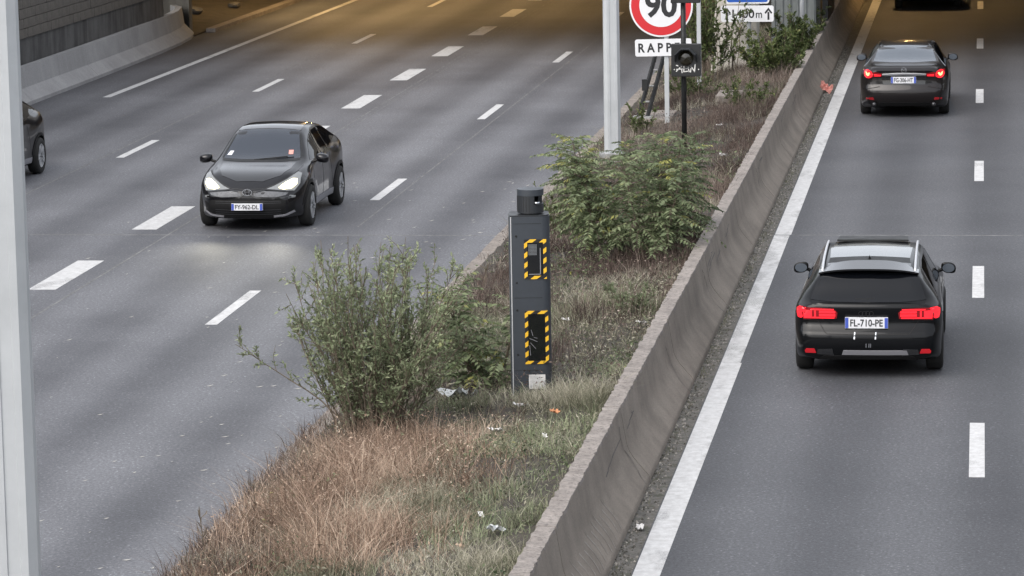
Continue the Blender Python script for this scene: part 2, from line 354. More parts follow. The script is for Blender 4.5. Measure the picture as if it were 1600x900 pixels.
def on_face(t, y, lift=.003):
    # t = 0 at the foot, 1 under the capping
    pf = bar_prof[1:9]; L_ = [0]
    for p, q in zip(pf, pf[1:]): L_.append(L_[-1]+math.dist(p, q))
    d = min(max(t, 0), .999)*L_[-1]; i = max(k for k in range(len(pf)-1) if L_[k] <= d); u = (d-L_[i])/(L_[i+1]-L_[i]); nx, nz = pf[i+1][1]-pf[i][1], pf[i][0]-pf[i+1][0]; n_ = math.hypot(nx, nz)
    return Vector((pf[i][0]+(pf[i+1][0]-pf[i][0])*u+nx/n_*lift, y, pf[i][1]+(pf[i+1][1]-pf[i][1])*u+nz/n_*lift))
def face_line(name, pts, wd, mat):
    P = [on_face(t_, y_) for t_, y_ in pts]; V = []
    for i, p in enumerate(P):
        d = (P[min(i+1, len(P)-1)]-P[max(i-1, 0)]).normalized(); sd_ = d.cross(Vector((.8, 0, .5))).normalized()*wd/2*random.uniform(.5, 1.2); V += [p-sd_, p+sd_]
    return mk(name, V, [(2*i, 2*i+1, 2*i+3, 2*i+2) for i in range(len(P)-1)], mat, bar)
for y0 in (36.0, 41.4, 47.2, 58.6, 71.0):
    face_line('crack', [(t_, y0+.9*(1-t_)**2*0+.10*math.sin(t_*9+y0)+random.uniform(-.03, .03)) for t_ in np.linspace(0, random.uniform(.8, 1), 14)], .016, M['seam_dark'])
for k in range(15):
    y0 = 30.2+k*.24; face_line('tyre_scuff', [(t_, y0+.25*t_+.12*math.sin(t_*7)) for t_ in np.linspace(random.uniform(.02, .1), random.uniform(.38, .52), 7)], .022, M['scuff'])
for k in range(9):
    y0 = random.uniform(31, 70); t0 = random.uniform(.55, .8); face_line('rubber_mark', [(t0+.10*u, y0+random.uniform(.4, 1.6)*u) for u in np.linspace(0, 1, 6)], .009, M['seam_dark'])

# ------------------------------------------------------------------ far side: pale barrier, block retaining wall, dirt lay-by
barl = empty('pale_concrete_barrier'); tag(barl, 'pale grey concrete safety barrier curving away at the foot of the block retaining wall', 'barrier')
lp = [(-21.34, -.1), (-21.34, .08), (-21.60, .34), (-21.66, .80), (-21.83, .80), (-21.84, -.1)]
path = [(0, 40), (0, 50), (0, 60), (0, 70), (0, 76), (0, 82), (-.02, 86), (-.06, 89), (-.14, 91.5), (-.28, 93.3), (-.5, 94.6), (-.85, 95.4)]
for s0, s1 in ((0, 3), (3, 4), (4, 5), (5, 11)):
    P = []; seg = path[s0:s1+1]; k = len(lp)
    for i, (dx, y) in enumerate(seg):
        e = .006 if i == 0 else (-.006 if i == len(seg)-1 else 0)
        P += [(x+dx, y+e, z) for x, z in lp]
    F = [(i*k+j, (i+1)*k+j, (i+1)*k+j+1, i*k+j+1) for i in range(len(seg)-1) for j in range(k-1)]+[tuple(range(k))[::-1], tuple(range((len(seg)-1)*k, len(seg)*k))]
    mk('barrier_segment', P, F, M['barrier_l'], barl)
wall = empty('retaining_wall'); tag(wall, 'tall grey-brown block retaining wall on a stained dark concrete base', 'wall')
one_box('base_course', -22.6, -21.87, 30, 91.2, -.15, 1.38, M['dado'], wall)
one_box('wall_core', -22.6, -21.93, 30, 91.2, 1.38, 6.2, M['dado'], wall)
bm_ = MB(); bm_.box(-.06, .10, -.334, .334, -.108, .108); b0 = bm_.build('stone_block', M['stone'], wall, bev=.008); b0.location = (-21.93, 91.2-.34, 1.50)
NB = 30
for r_ in range(10):
    for k in range(NB):
        if r_ == 0 and k == 0: continue
        c = b0.copy(); C.objects.link(c); y = 91.2-.34-.68*k-(.34 if r_ % 2 else 0)
        c.location = (-21.93+random.uniform(-.008, .008), y, 1.497+.228*r_)
one_box('wall_upper', -22.5, -21.85, 30, 91.2, 3.68, 6.3, M['stone'], wall)
one_box('wall_run', -22.5, -21.85, 30, 70.2, 1.40, 3.66, M['stone'], wall)
# lay-by under the bridge
m = MB(); gx = np.linspace(-21.75, -30, 18); gy = np.linspace(91.2, 150, 60)
LX, LY = np.meshgrid(gx, gy); LZ = np.where(LX > -22.3, .03, .05+.10*np.clip((-22.3-LX), 0, 8)**1.1)+rng.normal(0, .03, LX.shape)*(LX < -22.1)
li = np.arange(LX.size).reshape(LX.shape)
bank = mk('dirt_bank', np.stack([LX.ravel(), LY.ravel(), LZ.ravel()], 1).tolist(), np.stack([li[:-1, 1:].ravel(), li[:-1, :-1].ravel(), li[1:, :-1].ravel(), li[1:, 1:].ravel()], 1).tolist(), M['dirt'], smooth=True); tag(bank, kind='structure')
ret = MB(); ret.prism([(-22.05, 95.0), (-22.02, 95.25), (-24.6, 99.6), (-24.75, 99.4)], 'z', -.1, 1.0)
tag(ret.build('return_wall', M['slab'], bev=.01), 'low brown concrete wall running back from the end of the pale barrier', 'wall')
lk = MB(); lk.prism([(-21.72, 95.6), (-21.45, 95.6), (-21.25, 108), (-21.0, 150), (-21.3, 150), (-21.55, 108)], 'z', -.1, .11)
tag(lk.build('lay_by_kerb', M['kerb']), kind='structure')
pst = MB(); pst.box(-24.42, -24.14, 102.0, 102.3, .2, 6.0)
tag(pst.build('concrete_post', M['pier'], bev=.02), 'pale concrete post beside the dirt bank under the bridge', 'post')
for i, (x, y, s_) in enumerate(((-23.2, 100.5, .28), (-22.6, 103.5, .2), (-23.6, 106.5, .33), (-22.4, 109, .18))):
    bm = bmesh.new(); bmesh.ops.create_icosphere(bm, subdivisions=2, radius=s_)
    for v in bm.verts: v.co *= random.uniform(.75, 1.1); v.co.z *= .6
    me = bpy.data.meshes.new('rubble_stone'); bm.to_mesh(me); bm.free(); o = link('rubble_stone', me, M['slab']); o.location = (x, y, .15+.1*max(0, -22.3-x))
    tag(o, ('larger dark lump of rubble just beyond the low return wall', 'small dark stone nearest the lay-by kerb under the bridge', 'largest flat rubble lump farther back on the dirt bank', 'smallest stone at the far end of the lay-by kerb')[i], 'stone', 'rubble on the dirt bank')

# ------------------------------------------------------------------ the covered section ahead and its sodium lamps
brd = empty('road_bridge'); tag(brd, 'dark concrete bridge deck covering both carriageways beyond the signs', 'bridge')
m = MB(); m.prism([(-34, 92), (30, 78), (30, 320), (-34, 320)], 'z', 5.7, 6.6); m.build('deck', M['slab'], brd)
m = MB(); m.prism([(-34, 91.6), (30, 77.6), (30, 78), (-34, 92)], 'z', 5.5, 7.0); m.build('parapet', M['slab'], brd)
one_box('abutment', -34, -30, 93, 320, -.2, 5.7, M['slab'], brd)
one_box('abutment', 11.45, 14, 82.5, 320, -.2, 5.7, M['slab'], brd)
one_box('central_wall', -6.2, -4.6, 96, 320, -.2, 5.7, M['slab'], brd)
lampm = MB(); lampm.box(-.16, .16, -.6, .6, -.07, .07)
for i, (x, y, e) in enumerate(((-19.0, 103, 150), (-19.0, 116, 150), (-13.5, 108, 60), (-2.2, 104, 55), (-2.2, 121, 50))):
    lp_ = empty('tunnel_lamp', (x, y, 5.62)); tag(lp_, ('orange sodium lamp under the deck at the mouth over the far inbound lane', 'orange sodium lamp deeper under the deck over the far inbound lane', 'orange sodium lamp over the middle of the inbound lanes', 'orange sodium lamp at the bridge mouth over the outbound lane', 'orange sodium lamp deeper in over the outbound lane')[i], 'lamp', 'sodium lamps under the bridge')
    one_box('housing', -.18, .18, -.62, .62, -.04, .06, M['black'], lp_); one_box('diffuser', -.15, .15, -.58, .58, -.07, -.042, M['sodium'], lp_)
    L = bpy.data.lights.new('sodium_light', 'AREA'); L.shape = 'RECTANGLE'; L.size = .3; L.size_y = 1.2; L.energy = e; L.color = (1.0, .64, .28)
    lo = bpy.data.objects.new('sodium_light', L); C.objects.link(lo); lo.parent = lp_; lo.location = (0, 0, -.09)
# the bridge the picture is taken from, behind the camera
fb = empty('overbridge'); tag(fb, 'concrete overbridge that carries the viewpoint', 'bridge')
one_box('deck', -40, 30, -14, -.9, 5.0, 6.2, M['slab'], fb)
rw = one_box('side_wall', 10.6, 11.4, -20, 78, -.2, 5.0, M['stone']); tag(rw, 'grey stone wall along the far edge of the outbound lanes', 'wall')
# pier, metal cabinet and far things in the median
pr = MB(); pr.add([(-6.18, 79.2, .2), (-5.10, 79.2, .2), (-5.10, 80.3, .2), (-6.18, 80.3, .2), (-5.85, 79.35, 4.6), (-5.10, 79.35, 4.6), (-5.10, 80.2, 4.6), (-5.85, 80.2, 4.6)], [(3, 2, 1, 0), (4, 5, 6, 7), (0, 1, 5, 4), (1, 2, 6, 5), (2, 3, 7, 6), (3, 0, 4, 7)])
tag(pr.build('concrete_pier', M['pier'], bev=.03), 'cream tapered concrete pier rising behind the distance plate', 'pier')
cab = empty('metal_cabinet', (0, 0, 0)); tag(cab, 'tall grey ribbed metal housing beside the pier in the median', 'cabinet')
one_box('body', -5.05, -3.98, 84.0, 86.5, .2, 4.2, M['grey_metal'], cab)
for k in range(6):
    x = -5.0+k*.19; one_box('panel_rib', x, x+.035, 83.955, 84.0, .3, 4.2, M['grey_metal'], cab)
t = MB(); t.tube([(-4.22, 82.2, .3), (-4.22, 82.2, 3.4)], .055, 10); tag(t.build('thin_post', M['galv'], smooth=True), 'thin pale metal post in front of the ribbed grey housing', 'post')
one = MB(); one.box(-4.0, -3.86, 88.0, 92.0, .3, 2.4); tag(one.build('dark_panel', M['black']), 'narrow dark screen panel standing along the barrier near the bridge', 'panel')

# ------------------------------------------------------------------ lamp columns
def lamp_column(x, y, z0, label, h=9.5, r0=.150, r1=.125, rot=0):
    e = empty('lamp_column', (x, y, z0), rot); tag(e, label, 'lamp post', 'lamp columns in the median')
    # eight-sided shaft, two pressed flats with folded seams
    V = []; n = 10; F = []
    prof = [(-1, -.62), (-.62, -1), (-.30, -1), (-.28, -.94), (.28, -.94), (.30, -1), (.62, -1), (1, -.62), (1, .62), (.62, 1), (-.62, 1), (-1, .62)]
    k = len(prof)
    for i in range(n):
        t_ = i/(n-1); r = r0+(r1-r0)*t_
        V += [(a*r, b*r, h*t_) for a, b in prof]
    F = [(i*k+j, i*k+(j+1) % k, (i+1)*k+(j+1) % k, (i+1)*k+j) for i in range(n-1) for j in range(k)]
    F += [tuple(range(k))[::-1], tuple(range((n-1)*k, n*k))]
    mk('shaft', V, F, M['galv'], e)
    b_ = MB(); b_.box(-.24, .24, -.24, .24, -.05, .03); b_.build('base_plate', M['galv_dull'], e, bev=.01)
    a_ = MB(); a_.tube([(0, 0, h-.05), (-.2, 0, h+.5), (-1.0, 0, h+.8), (-2.0, 0, h+.85)], [.07, .06, .05, .045], 8); ar = a_.build('arm', M['galv'], e, smooth=True)
    hd = MB(); hd.box(-2.7, -1.9, -.14, .14, h+.78, h+.92); hd.build('lantern', M['galv_dull'], ar, bev=.03)
    return e
lamp_column(-6.41, 22.0, .15, 'pale grey steel lamp column cut off by the edge of the picture', r0=.158, r1=.140, rot=R(10))
lamp_column(-6.80, 63.7, .30, 'pale grey steel lamp column rising behind the leafy saplings', r0=.152, r1=.135, rot=R(10))

# ------------------------------------------------------------------ speed-camera mast
mz = .42
mast = empty('speed_camera', (-5.14, 39.0, mz), R(9)); tag(mast, 'slate grey speed camera turret with two hazard-striped windows beside the bushes', 'speed camera')
def mast_sec(x0=-.235, x1=.235):
    P = []
    for a in np.linspace(-90, 0, 7): P.append((x1-.10+.10*math.cos(R(a)), -.13+.10+.10*math.sin(R(a))))
    for a in np.linspace(0, 90, 5): P.append((x1-.06+.06*math.cos(R(a)), .20+.06*math.sin(R(a))))
    for a in np.linspace(90, 180, 5): P.append((x0+.06+.06*math.cos(R(a)), .20+.06*math.sin(R(a))))
    for a in np.linspace(180, 270, 5): P.append((x0+.03+.03*math.cos(R(a)), -.13+.03+.03*math.sin(R(a))))
    return P
m = MB(); m.prism(mast_sec(), 'z', -.35, 2.10); bodym = m.build('housing', M['slate'], mast, ang=35)
m = MB(); m.prism([(a*.97, b*.97+.005) for a, b in mast_sec()], 'z', 2.10, 2.118); m.build('top_plate', M['slate_dark'], mast, ang=35)
m = MB(); m.box(-.2215, -.209, -.1345, -.120, -.30, 2.10); m.build('edge_seal', M['pale_line'], mast)
def win(zc, h_, wd, xc, inner):
    f = MB(); t_ = .036
    x0, x1, z0, z1 = xc-wd/2, xc+wd/2, zc-h_/2, zc+h_/2; ya, yb = -.1365, -.1285
    for (a, b, c, d) in ((x0, x1, z0, z0+t_), (x0, x1, z1-t_, z1), (x0, x0+t_, z0+t_, z1-t_), (x1-t_, x1, z0+t_, z1-t_)): f.box(a, b, ya, yb, c, d)
    fr = f.build('window_frame', M['stripes'], mast)
    g = MB(); g.box(x0+t_, x1-t_, -.1335, -.127, z0+t_, z1-t_); g.build('window_glass', M['dark_glass'], fr)
    if inner:
        g = MB()
        for i in range(7):
            for j in range(8): g.box(x0+.05+i*.014, x0+.060+i*.014, -.1348, -.1338, z1-.07-j*.016, z1-.058-j*.016)
        g.build('radar_mesh', M['led'], fr)
        g = MB(); g.box(x0+.05, x1-.07, -.1346, -.1338, z0+.052, z0+.060); g.box(x1-.075, x1-.066, -.1346, -.1338, z0+.06, z1-.10); g.build('inner_bracket', M['grey_ink'], fr)
    else:
        g = MB()
        for (a, b, c, d) in ((.05, .30, .14, .26), (.06, .25, .12, .18), (.07, .40, .09, .33), (.10, .31, .14, .30), (.05, .22, .06, .10)):
            n = Vector((c-a, 0, d-b)).normalized(); p_ = Vector((-n.z, 0, n.x))*.0025
            q0, q1 = Vector((x0+a, -.1346, z0+b)), Vector((x0+c, -.1346, z0+d)); g.add([q0-p_, q1-p_, q1+p_, q0+p_], [(0, 1, 2, 3)])
        g.build('scratch', M['grey_ink'], fr)
win(1.61, .46, .255, .062, True); win(.70, .62, .27, .065, False)
m = MB(); m.box(-.035, .155, -.1338, -.1290, .10, .265); nb = m.build('paper_notice', M['white_flat'], mast)
m = MB()
for j in range(9):
    z = .248-j*.0155; m.box(-.025, random.uniform(.10, .147) if j != 4 else .147, -.1352, -.1346, z-.002, z+.0025)
m.box(-.022, .0, -.1352, -.1346, .112, .138); m.box(.115, .13, -.1352, -.1346, .120, .150); m.build('printed_lines', M['pale_line'], nb)
for z in (.315, 1.16, 2.02):
    m = MB(); m.box(-.19, .135, -.1318, -.1296, z, z+.005); m.build('door_seam', M['black'], mast)
for z in (.50, 1.02, 1.34, 1.88):
    m = MB(); m.lathe([(0, -.136), (.012, -.135), (.014, -.129)], 10, 'y', Matrix.Translation((-.155, 0, z))); m.build('lock', M['black_steel'], mast)
# camera head: lower drum, slotted neck, lid
def arc_prism(r, a0, a1, z0, z1, n=30, full=False, ri=0):
    m = MB(); P = [(r*math.cos(R(a)), r*math.sin(R(a))) for a in np.linspace(a0, a1, n)]
    if ri: P += [(ri*math.cos(R(a)), ri*math.sin(R(a))) for a in np.linspace(a1, a0, n)]
    m.prism(P, 'z', z0, z1); return m
hx = .02
for nm, mm, mt in (('head_drum', arc_prism(.152, 0, 354, 2.135, 2.235), 'slate_dark'), ('head_body', arc_prism(.152, 25, 285, 2.235, 2.335, ri=.10), 'slate_dark'), ('head_lid', arc_prism(.154, 0, 354, 2.335, 2.405), 'slate'), ('head_core', arc_prism(.05, 0, 354, 2.235, 2.335), 'black'), ('head_foot', arc_prism(.12, 0, 354, 2.115, 2.136), 'black')):
    o = mm.build(nm, M[mt], mast, ang=30); o.location = (hx, .04, 0)
m = MB(); m.lathe([(.0, -.005), (.03, -.005), (.034, .02), (0, .02)], 14); o = m.build('camera_lens', M['chrome'], mast, smooth=True); o.location = (hx+.07, -.085, 2.245)
m = MB()
for k in range(7):
    a = R(185+k*13); m.box(-.003, .003, -.0015, .0015, 2.15, 2.33, Matrix.Translation((hx+.1525*math.cos(a), .04+.1525*math.sin(a), 0)))
m.build('head_groove', M['black'], mast)

# ------------------------------------------------------------------ speed-limit sign with RAPPEL plate
sg = empty('speed_limit_sign', (-6.30, 68.8, .33)); tag(sg, 'round red and white 90 speed limit sign with a white reminder plate below', 'road sign')
def disc(r, y0, y1, n=56):
    m = MB(); m.prism([(r*math.cos(2*math.pi*k/n), r*math.sin(2*math.pi*k/n)) for k in range(n)], 'y', y0, y1); return m
def at_z(o, z, x=0): o.location = (x, 0, z); return o
cz = 2.36; cx = -.03
d0 = at_z(disc(.635, -.075, -.05).build('sign_disc', M['white_sheet'], sg), cz, cx)
disc(.600, -.079, -.0755).build('red_ring', M['red_sheet'], d0); disc(.435, -.083, -.0795).build('white_centre', M['white_sheet'], d0)
lettering('numeral', '90', (0, -.083, .0), (1, 0, 0), (0, 0, 1), .64, .50, M['ink'], d0, .030)
def rplate(w_, h_, r=.03, y0=-.075, y1=-.05):
    P = []
    for cxx, czz, a0 in ((w_/2-r, h_/2-r, 0), (-w_/2+r, h_/2-r, 90), (-w_/2+r, -h_/2+r, 180), (w_/2-r, -h_/2+r, 270)):
        for a in np.linspace(a0, a0+90, 5): P.append((cxx+r*math.cos(R(a)), czz+r*math.sin(R(a))))
    m = MB(); m.prism(P, 'y', y0, y1); return m
p0 = at_z(rplate(1.13, .34, .04).build('reminder_plate', M['white_sheet'], sg), 1.515, .005); p0.rotation_euler = (0, R(-1), 0)
lettering('lettering', 'R A P P E L', (0, -.075, 0), (1, 0, 0), (0, 0, 1), 1.0, .185, M['ink'], p0, .030)
m = MB(); m.box(.02, .11, -.045, .035, -.3, 2.9); m.build('post', M['galv'], sg, bev=.008)
for z in (1.45, 1.62, 2.1, 2.6):
    m = MB(); m.box(-.06, .19, -.05, -.046, z, z+.035); m.build('clamp', M['galv_dull'], sg)
m = MB(); m.box(.60, .69, 6.0, 6.08, -.1, 3.2); p2 = m.build('spare_post', M['galv'], None, bev=.008); p2.location = (-6.30-.42, 68.8, .33)
tag(p2, 'square grey steel post standing between the round speed sign and the leafy shrub', 'post')

# leaning black strut and its concrete footings
ft = MB(); ft.box(-6.98, -6.22, 69.1, 70.9, .02, .36); tag(ft.build('concrete_plinth', M['kerb'], bev=.02), 'low concrete plinth under the leaning black strut', 'plinth')
f2 = MB(); f2.box(-5.45, -4.95, 71.2, 72.4, .2, .62); tag(f2.build('concrete_footing', M['kerb'], bev=.02), 'small grey concrete footing in dry weeds behind the signal post', 'plinth')
stt = empty('leaning_strut', (-6.78, 69.4, .37)); tag(stt, 'black steel strut leaning up behind the reminder plate', 'strut')
for dx in (-.09, .09):
    m = MB(); m.tube([(dx-.0, 0, .02), (dx+.40, .5, 1.55)], .045, 6); m.build('rail', M['black_steel'], stt)
for k in range(4):
    tt = .2+.2*k; m = MB(); m.tube([(-.09+.40*tt, .5*tt, 1.55*tt), (.09+.40*tt, .5*tt, 1.55*tt)], .022, 6); m.build('rung', M['galv_dull'], stt)
m = MB(); m.box(-.2, .2, -.12, .12, -.02, .03); m.build('foot_plate', M['galv_dull'], stt)
m = MB(); m.box(-.01, .10, -.09, -.02, .55, .78); m.build('bracket', M['black_steel'], stt)

# ------------------------------------------------------------------ signal post with a square head and graffiti
sp = empty('traffic_signal', (-5.43, 63.25, .42)); tag(sp, 'dark signal post with a square black head marked with white graffiti', 'signal')
m = MB(); m.tube([(0, .12, -.3), (0, .12, 3.6)], .048, 12); m.build('post', M['black_steel'], sp, smooth=True)
def signal_head(z, graffiti):
    m = MB(); m.box(-.215, .325, -.06, .06, z, z+.60); bd = m.build('backboard', M['black'], sp, bev=.012); ox, oz = .055, z+.34
    # octagonal hood, open to the front
    n = 8; ro, ri = .205, .185; V = []; F = []
    for k in range(n):
        a = R(22.5+45*k); top = math.sin(a) > -.2
        ln = -.26 if math.sin(a) > .1 else (-.17 if top else -.07)
        for r, y in ((ro, -.06), (ro, ln), (ri, ln), (ri, -.06)): V.append((ox+r*math.cos(a)*1.05, y, oz+r*math.sin(a)))
    F = [(k*4+j, ((k+1) % n)*4+j, ((k+1) % n)*4+j+1, k*4+j+1) for k in range(n) for j in range(3)]
    mk('hood', V, F, M['slate_dark'], bd)
    m = MB(); m.lathe([(0, -.10), (.08, -.092), (.135, -.075), (.14, -.061)], 24, 'y'); o = m.build('lens', M['lens'], bd, smooth=True); o.location = (ox, 0, oz)
    if graffiti:
        strokes = [[(-.155, .135), (-.16, .13)], [(-.12, .10), (-.03, .19), (-.015, .075)], [(-.115, .135), (.03, .145)], [(.02, .18), (.015, .09), (.085, .10)], [(.055, .15), (.09, .152)], [(.10, .17), (.115, .09)], [(.14, .085), (.155, .19), (.215, .09), (.225, .225)], [(.285, .135), (.29, .13)], [(-.09, .20), (-.12, .21)]]
        m = MB()
        for s_ in strokes:
            for (a, b), (c, d) in zip(s_, s_[1:]):
                q0, q1 = Vector((a+.0, -.0625, z+b)), Vector((c+.0, -.0625, z+d)); n_ = (q1-q0).normalized(); p_ = Vector((-n_.z, 0, n_.x))*.0085; q0 -= n_*.007; q1 += n_*.007
                m.add([q0-p_, q1-p_, q1+p_, q0+p_], [(0, 1, 2, 3)])
        m.build('graffiti', M['spray'], bd)
signal_head(1.37, True); signal_head(2.72, False)

# ------------------------------------------------------------------ distance sign
ds = empty('distance_sign', (-5.27, 78.6, .42)); tag(ds, 'white 1400 m distance plate under a blue sign by the cream pier', 'road sign')
m = MB(); m.tube([(.03, .03, -.2), (.03, .03, 3.0)], .052, 10); m.build('post', M['galv'], ds, smooth=True)
pl = at_z(rplate(1.20, .37, .05).build('distance_plate', M['white_sheet'], ds), 1.325)
lettering('lettering', '1400', (-.09, -.075, 0), (1, 0, 0), (0, 0, 1), .50, .20, M['ink'], pl, .016); lettering('unit', 'm', (.265, -.075, -.035), (1, 0, 0), (0, 0, 1), .14, .12, M['ink'], pl, .01)
for xx in (-.46, .48):
    m = MB(); m.add([(xx-.022, -.078, -.14), (xx+.022, -.078, -.14), (xx+.022, -.078, .04), (xx-.022, -.078, .04), (xx-.09, -.078, .02), (xx, -.078, .14), (xx+.09, -.078, .02), (xx+.06, -.078, -.005), (xx, -.078, .075), (xx-.06, -.078, -.005)], [(0, 1, 2, 3), (4, 9, 8, 5), (5, 8, 7, 6)]); m.build('arrow', M['ink'], pl)
bp = at_z(rplate(1.0, 1.0, .06).build('blue_panel', M['white_sheet'], ds), 2.055); rplate(.93, .93, .05, -.079, -.0755).build('blue_field', M['blue_sheet'], bp)

# ------------------------------------------------------------------ cars
def pchip(pts):
    x = np.array([p[0] for p in pts], float); y = np.array([p[1] for p in pts], float); h = np.diff(x); d = np.diff(y)/h
    m = np.zeros(len(x)); m[0] = d[0]; m[-1] = d[-1]
    for i in range(1, len(x)-1):
        if d[i-1]*d[i] > 0:
            w1, w2 = 2*h[i]+h[i-1], h[i]+2*h[i-1]; m[i] = (w1+w2)/(w1/d[i-1]+w2/d[i])
    def f(q):
        q = np.clip(q, x[0], x[-1]); i = np.clip(np.searchsorted(x, q)-1, 0, len(h)-1); t = (q-x[i])/h[i]
        return (2*t**3-3*t**2+1)*y[i]+(t**3-2*t**2+t)*h[i]*m[i]+(-2*t**3+3*t**2)*y[i+1]+(t**3-t**2)*h[i]*m[i+1]
    return f

def crom(P, per):
    P = np.array(P, float); out = []; n = len(P); E_ = np.vstack([2*P[0]-P[1], P, 2*P[-1]-P[-2]])
    for i in range(n-1):
        p0, p1, p2, p3 = E_[i:i+4]; k = per[i] if hasattr(per, '__len__') else per
        def tj(t, a, b): return t+max(np.linalg.norm(b-a), 1e-4)**.5
        t0 = 0; t1 = tj(t0, p0, p1); t2 = tj(t1, p1, p2); t3 = tj(t2, p2, p3)
        for s in range(k):
            t = t1+(t2-t1)*s/k
            a1 = (t1-t)/(t1-t0)*p0+(t-t0)/(t1-t0)*p1; a2 = (t2-t)/(t2-t1)*p1+(t-t1)/(t2-t1)*p2; a3 = (t3-t)/(t3-t2)*p2+(t-t2)/(t3-t2)*p3
            b1 = (t2-t)/(t2-t0)*a1+(t-t0)/(t2-t0)*a2; b2 = (t3-t)/(t3-t1)*a2+(t-t1)/(t3-t1)*a3
            out.append((t2-t)/(t2-t1)*b1+(t-t1)/(t2-t1)*b2)
    out.append(P[-1]); return np.array(out)

def car_shell(sp_):
    fn = {k: pchip(sp_[k]) for k in ('top', 'belt_z', 'belt_w', 'roof_w', 'max_w', 'bot')}; L2 = sp_['L']/2
    u = np.linspace(-1, 1, 121); ys = L2*(.55*u+.45*np.sin(u*math.pi/2)*np.abs(np.sin(u*math.pi/2))**0); ys = L2*np.sign(u)*(1-(1-np.abs(u))**1.35); ys[0], ys[-1] = -L2, L2
    rc, kk = sp_.get('rc', .55), sp_.get('kk', .22); shoulder = sp_.get('shoulder', .985); crown = sp_.get('crown', .05)
    rings = []
    for y in ys:
        t = max(0, (abs(y)-(L2-rc))/rc); pl_ = 1-kk*(1-math.sqrt(max(0, 1-(t*.985)**2)))
        top, bz, bot = float(fn['top'](y)), float(fn['belt_z'](y)), float(fn['bot'](y))
        bw, rw_, mw = float(fn['belt_w'](y))*pl_, float(fn['roof_w'](y))*pl_, float(fn['max_w'](y))*pl_
        zr = max(bz+.01, top-crown*min(1, max(.25, (top-bz)/.4))); H = bz-bot
        rings.append(crom([(0, bot), (mw*.82, bot), (mw*.955, bot+.05*H), (mw*.985, bot+.30*H), (mw, bot+.60*H), (mw*shoulder, bot+.86*H), (bw, bz), (bw+(rw_-bw)*.45, bz+(zr-bz)*.5), (rw_+.03, zr-.025), (rw_-.05, zr+(top-zr)*.35), (rw_*.55, top-(top-zr)*.25), (0, top)], [3, 3, 4, 4, 4, 4, 4, 4, 3, 4, 5]))
    n = len(rings[0]); V = []
    for y, rg in zip(ys, rings):
        V += [(x, y, z) for x, z in rg]+[(-x, y, z) for x, z in rg[1:-1][::-1]]
    m = 2*n-2; F = [(i*m+k, i*m+(k+1) % m, (i+1)*m+(k+1) % m, (i+1)*m+k) for i in range(len(ys)-1) for k in range(m)]
    def cap(i, flip):
        cols = 14; base = i*m; rows = []
        for j in range(1, n-1):
            a, b = np.array(V[base+j]), np.array(V[base+m-j]); row = [base+m-j]
            for c in range(1, cols): V.append(tuple(b+(a-b)*c/cols)); row.append(len(V)-1)
            row.append(base+j); rows.append(row)
        G = []
        for r0_, r1_ in zip(rows, rows[1:]):
            for c in range(cols): G.append((r0_[c], r0_[c+1], r1_[c+1], r1_[c]))
        for c in range(cols): G.append((base, rows[0][c+1], rows[0][c])); G.append((base+n-1, rows[-1][c], rows[-1][c+1]))
        return [f[::-1] for f in G] if flip else G
    F += cap(0, True)+cap(len(ys)-1, False)
    V = np.array(V)
    for key, sgn in (('rear', -1), ('front', 1)):
        d = L2-sgn*V[:, 1]; wt = np.clip(1-d/sp_.get('zone', .55), 0, 1); wt = wt*wt*(3-2*wt)
        V[:, 1] += wt*(pchip(sp_[key])(V[:, 2])-sgn*sp_.get('bow', .07)*(V[:, 0]/.8)**2*np.clip(1, 0, 1))
    return V, F

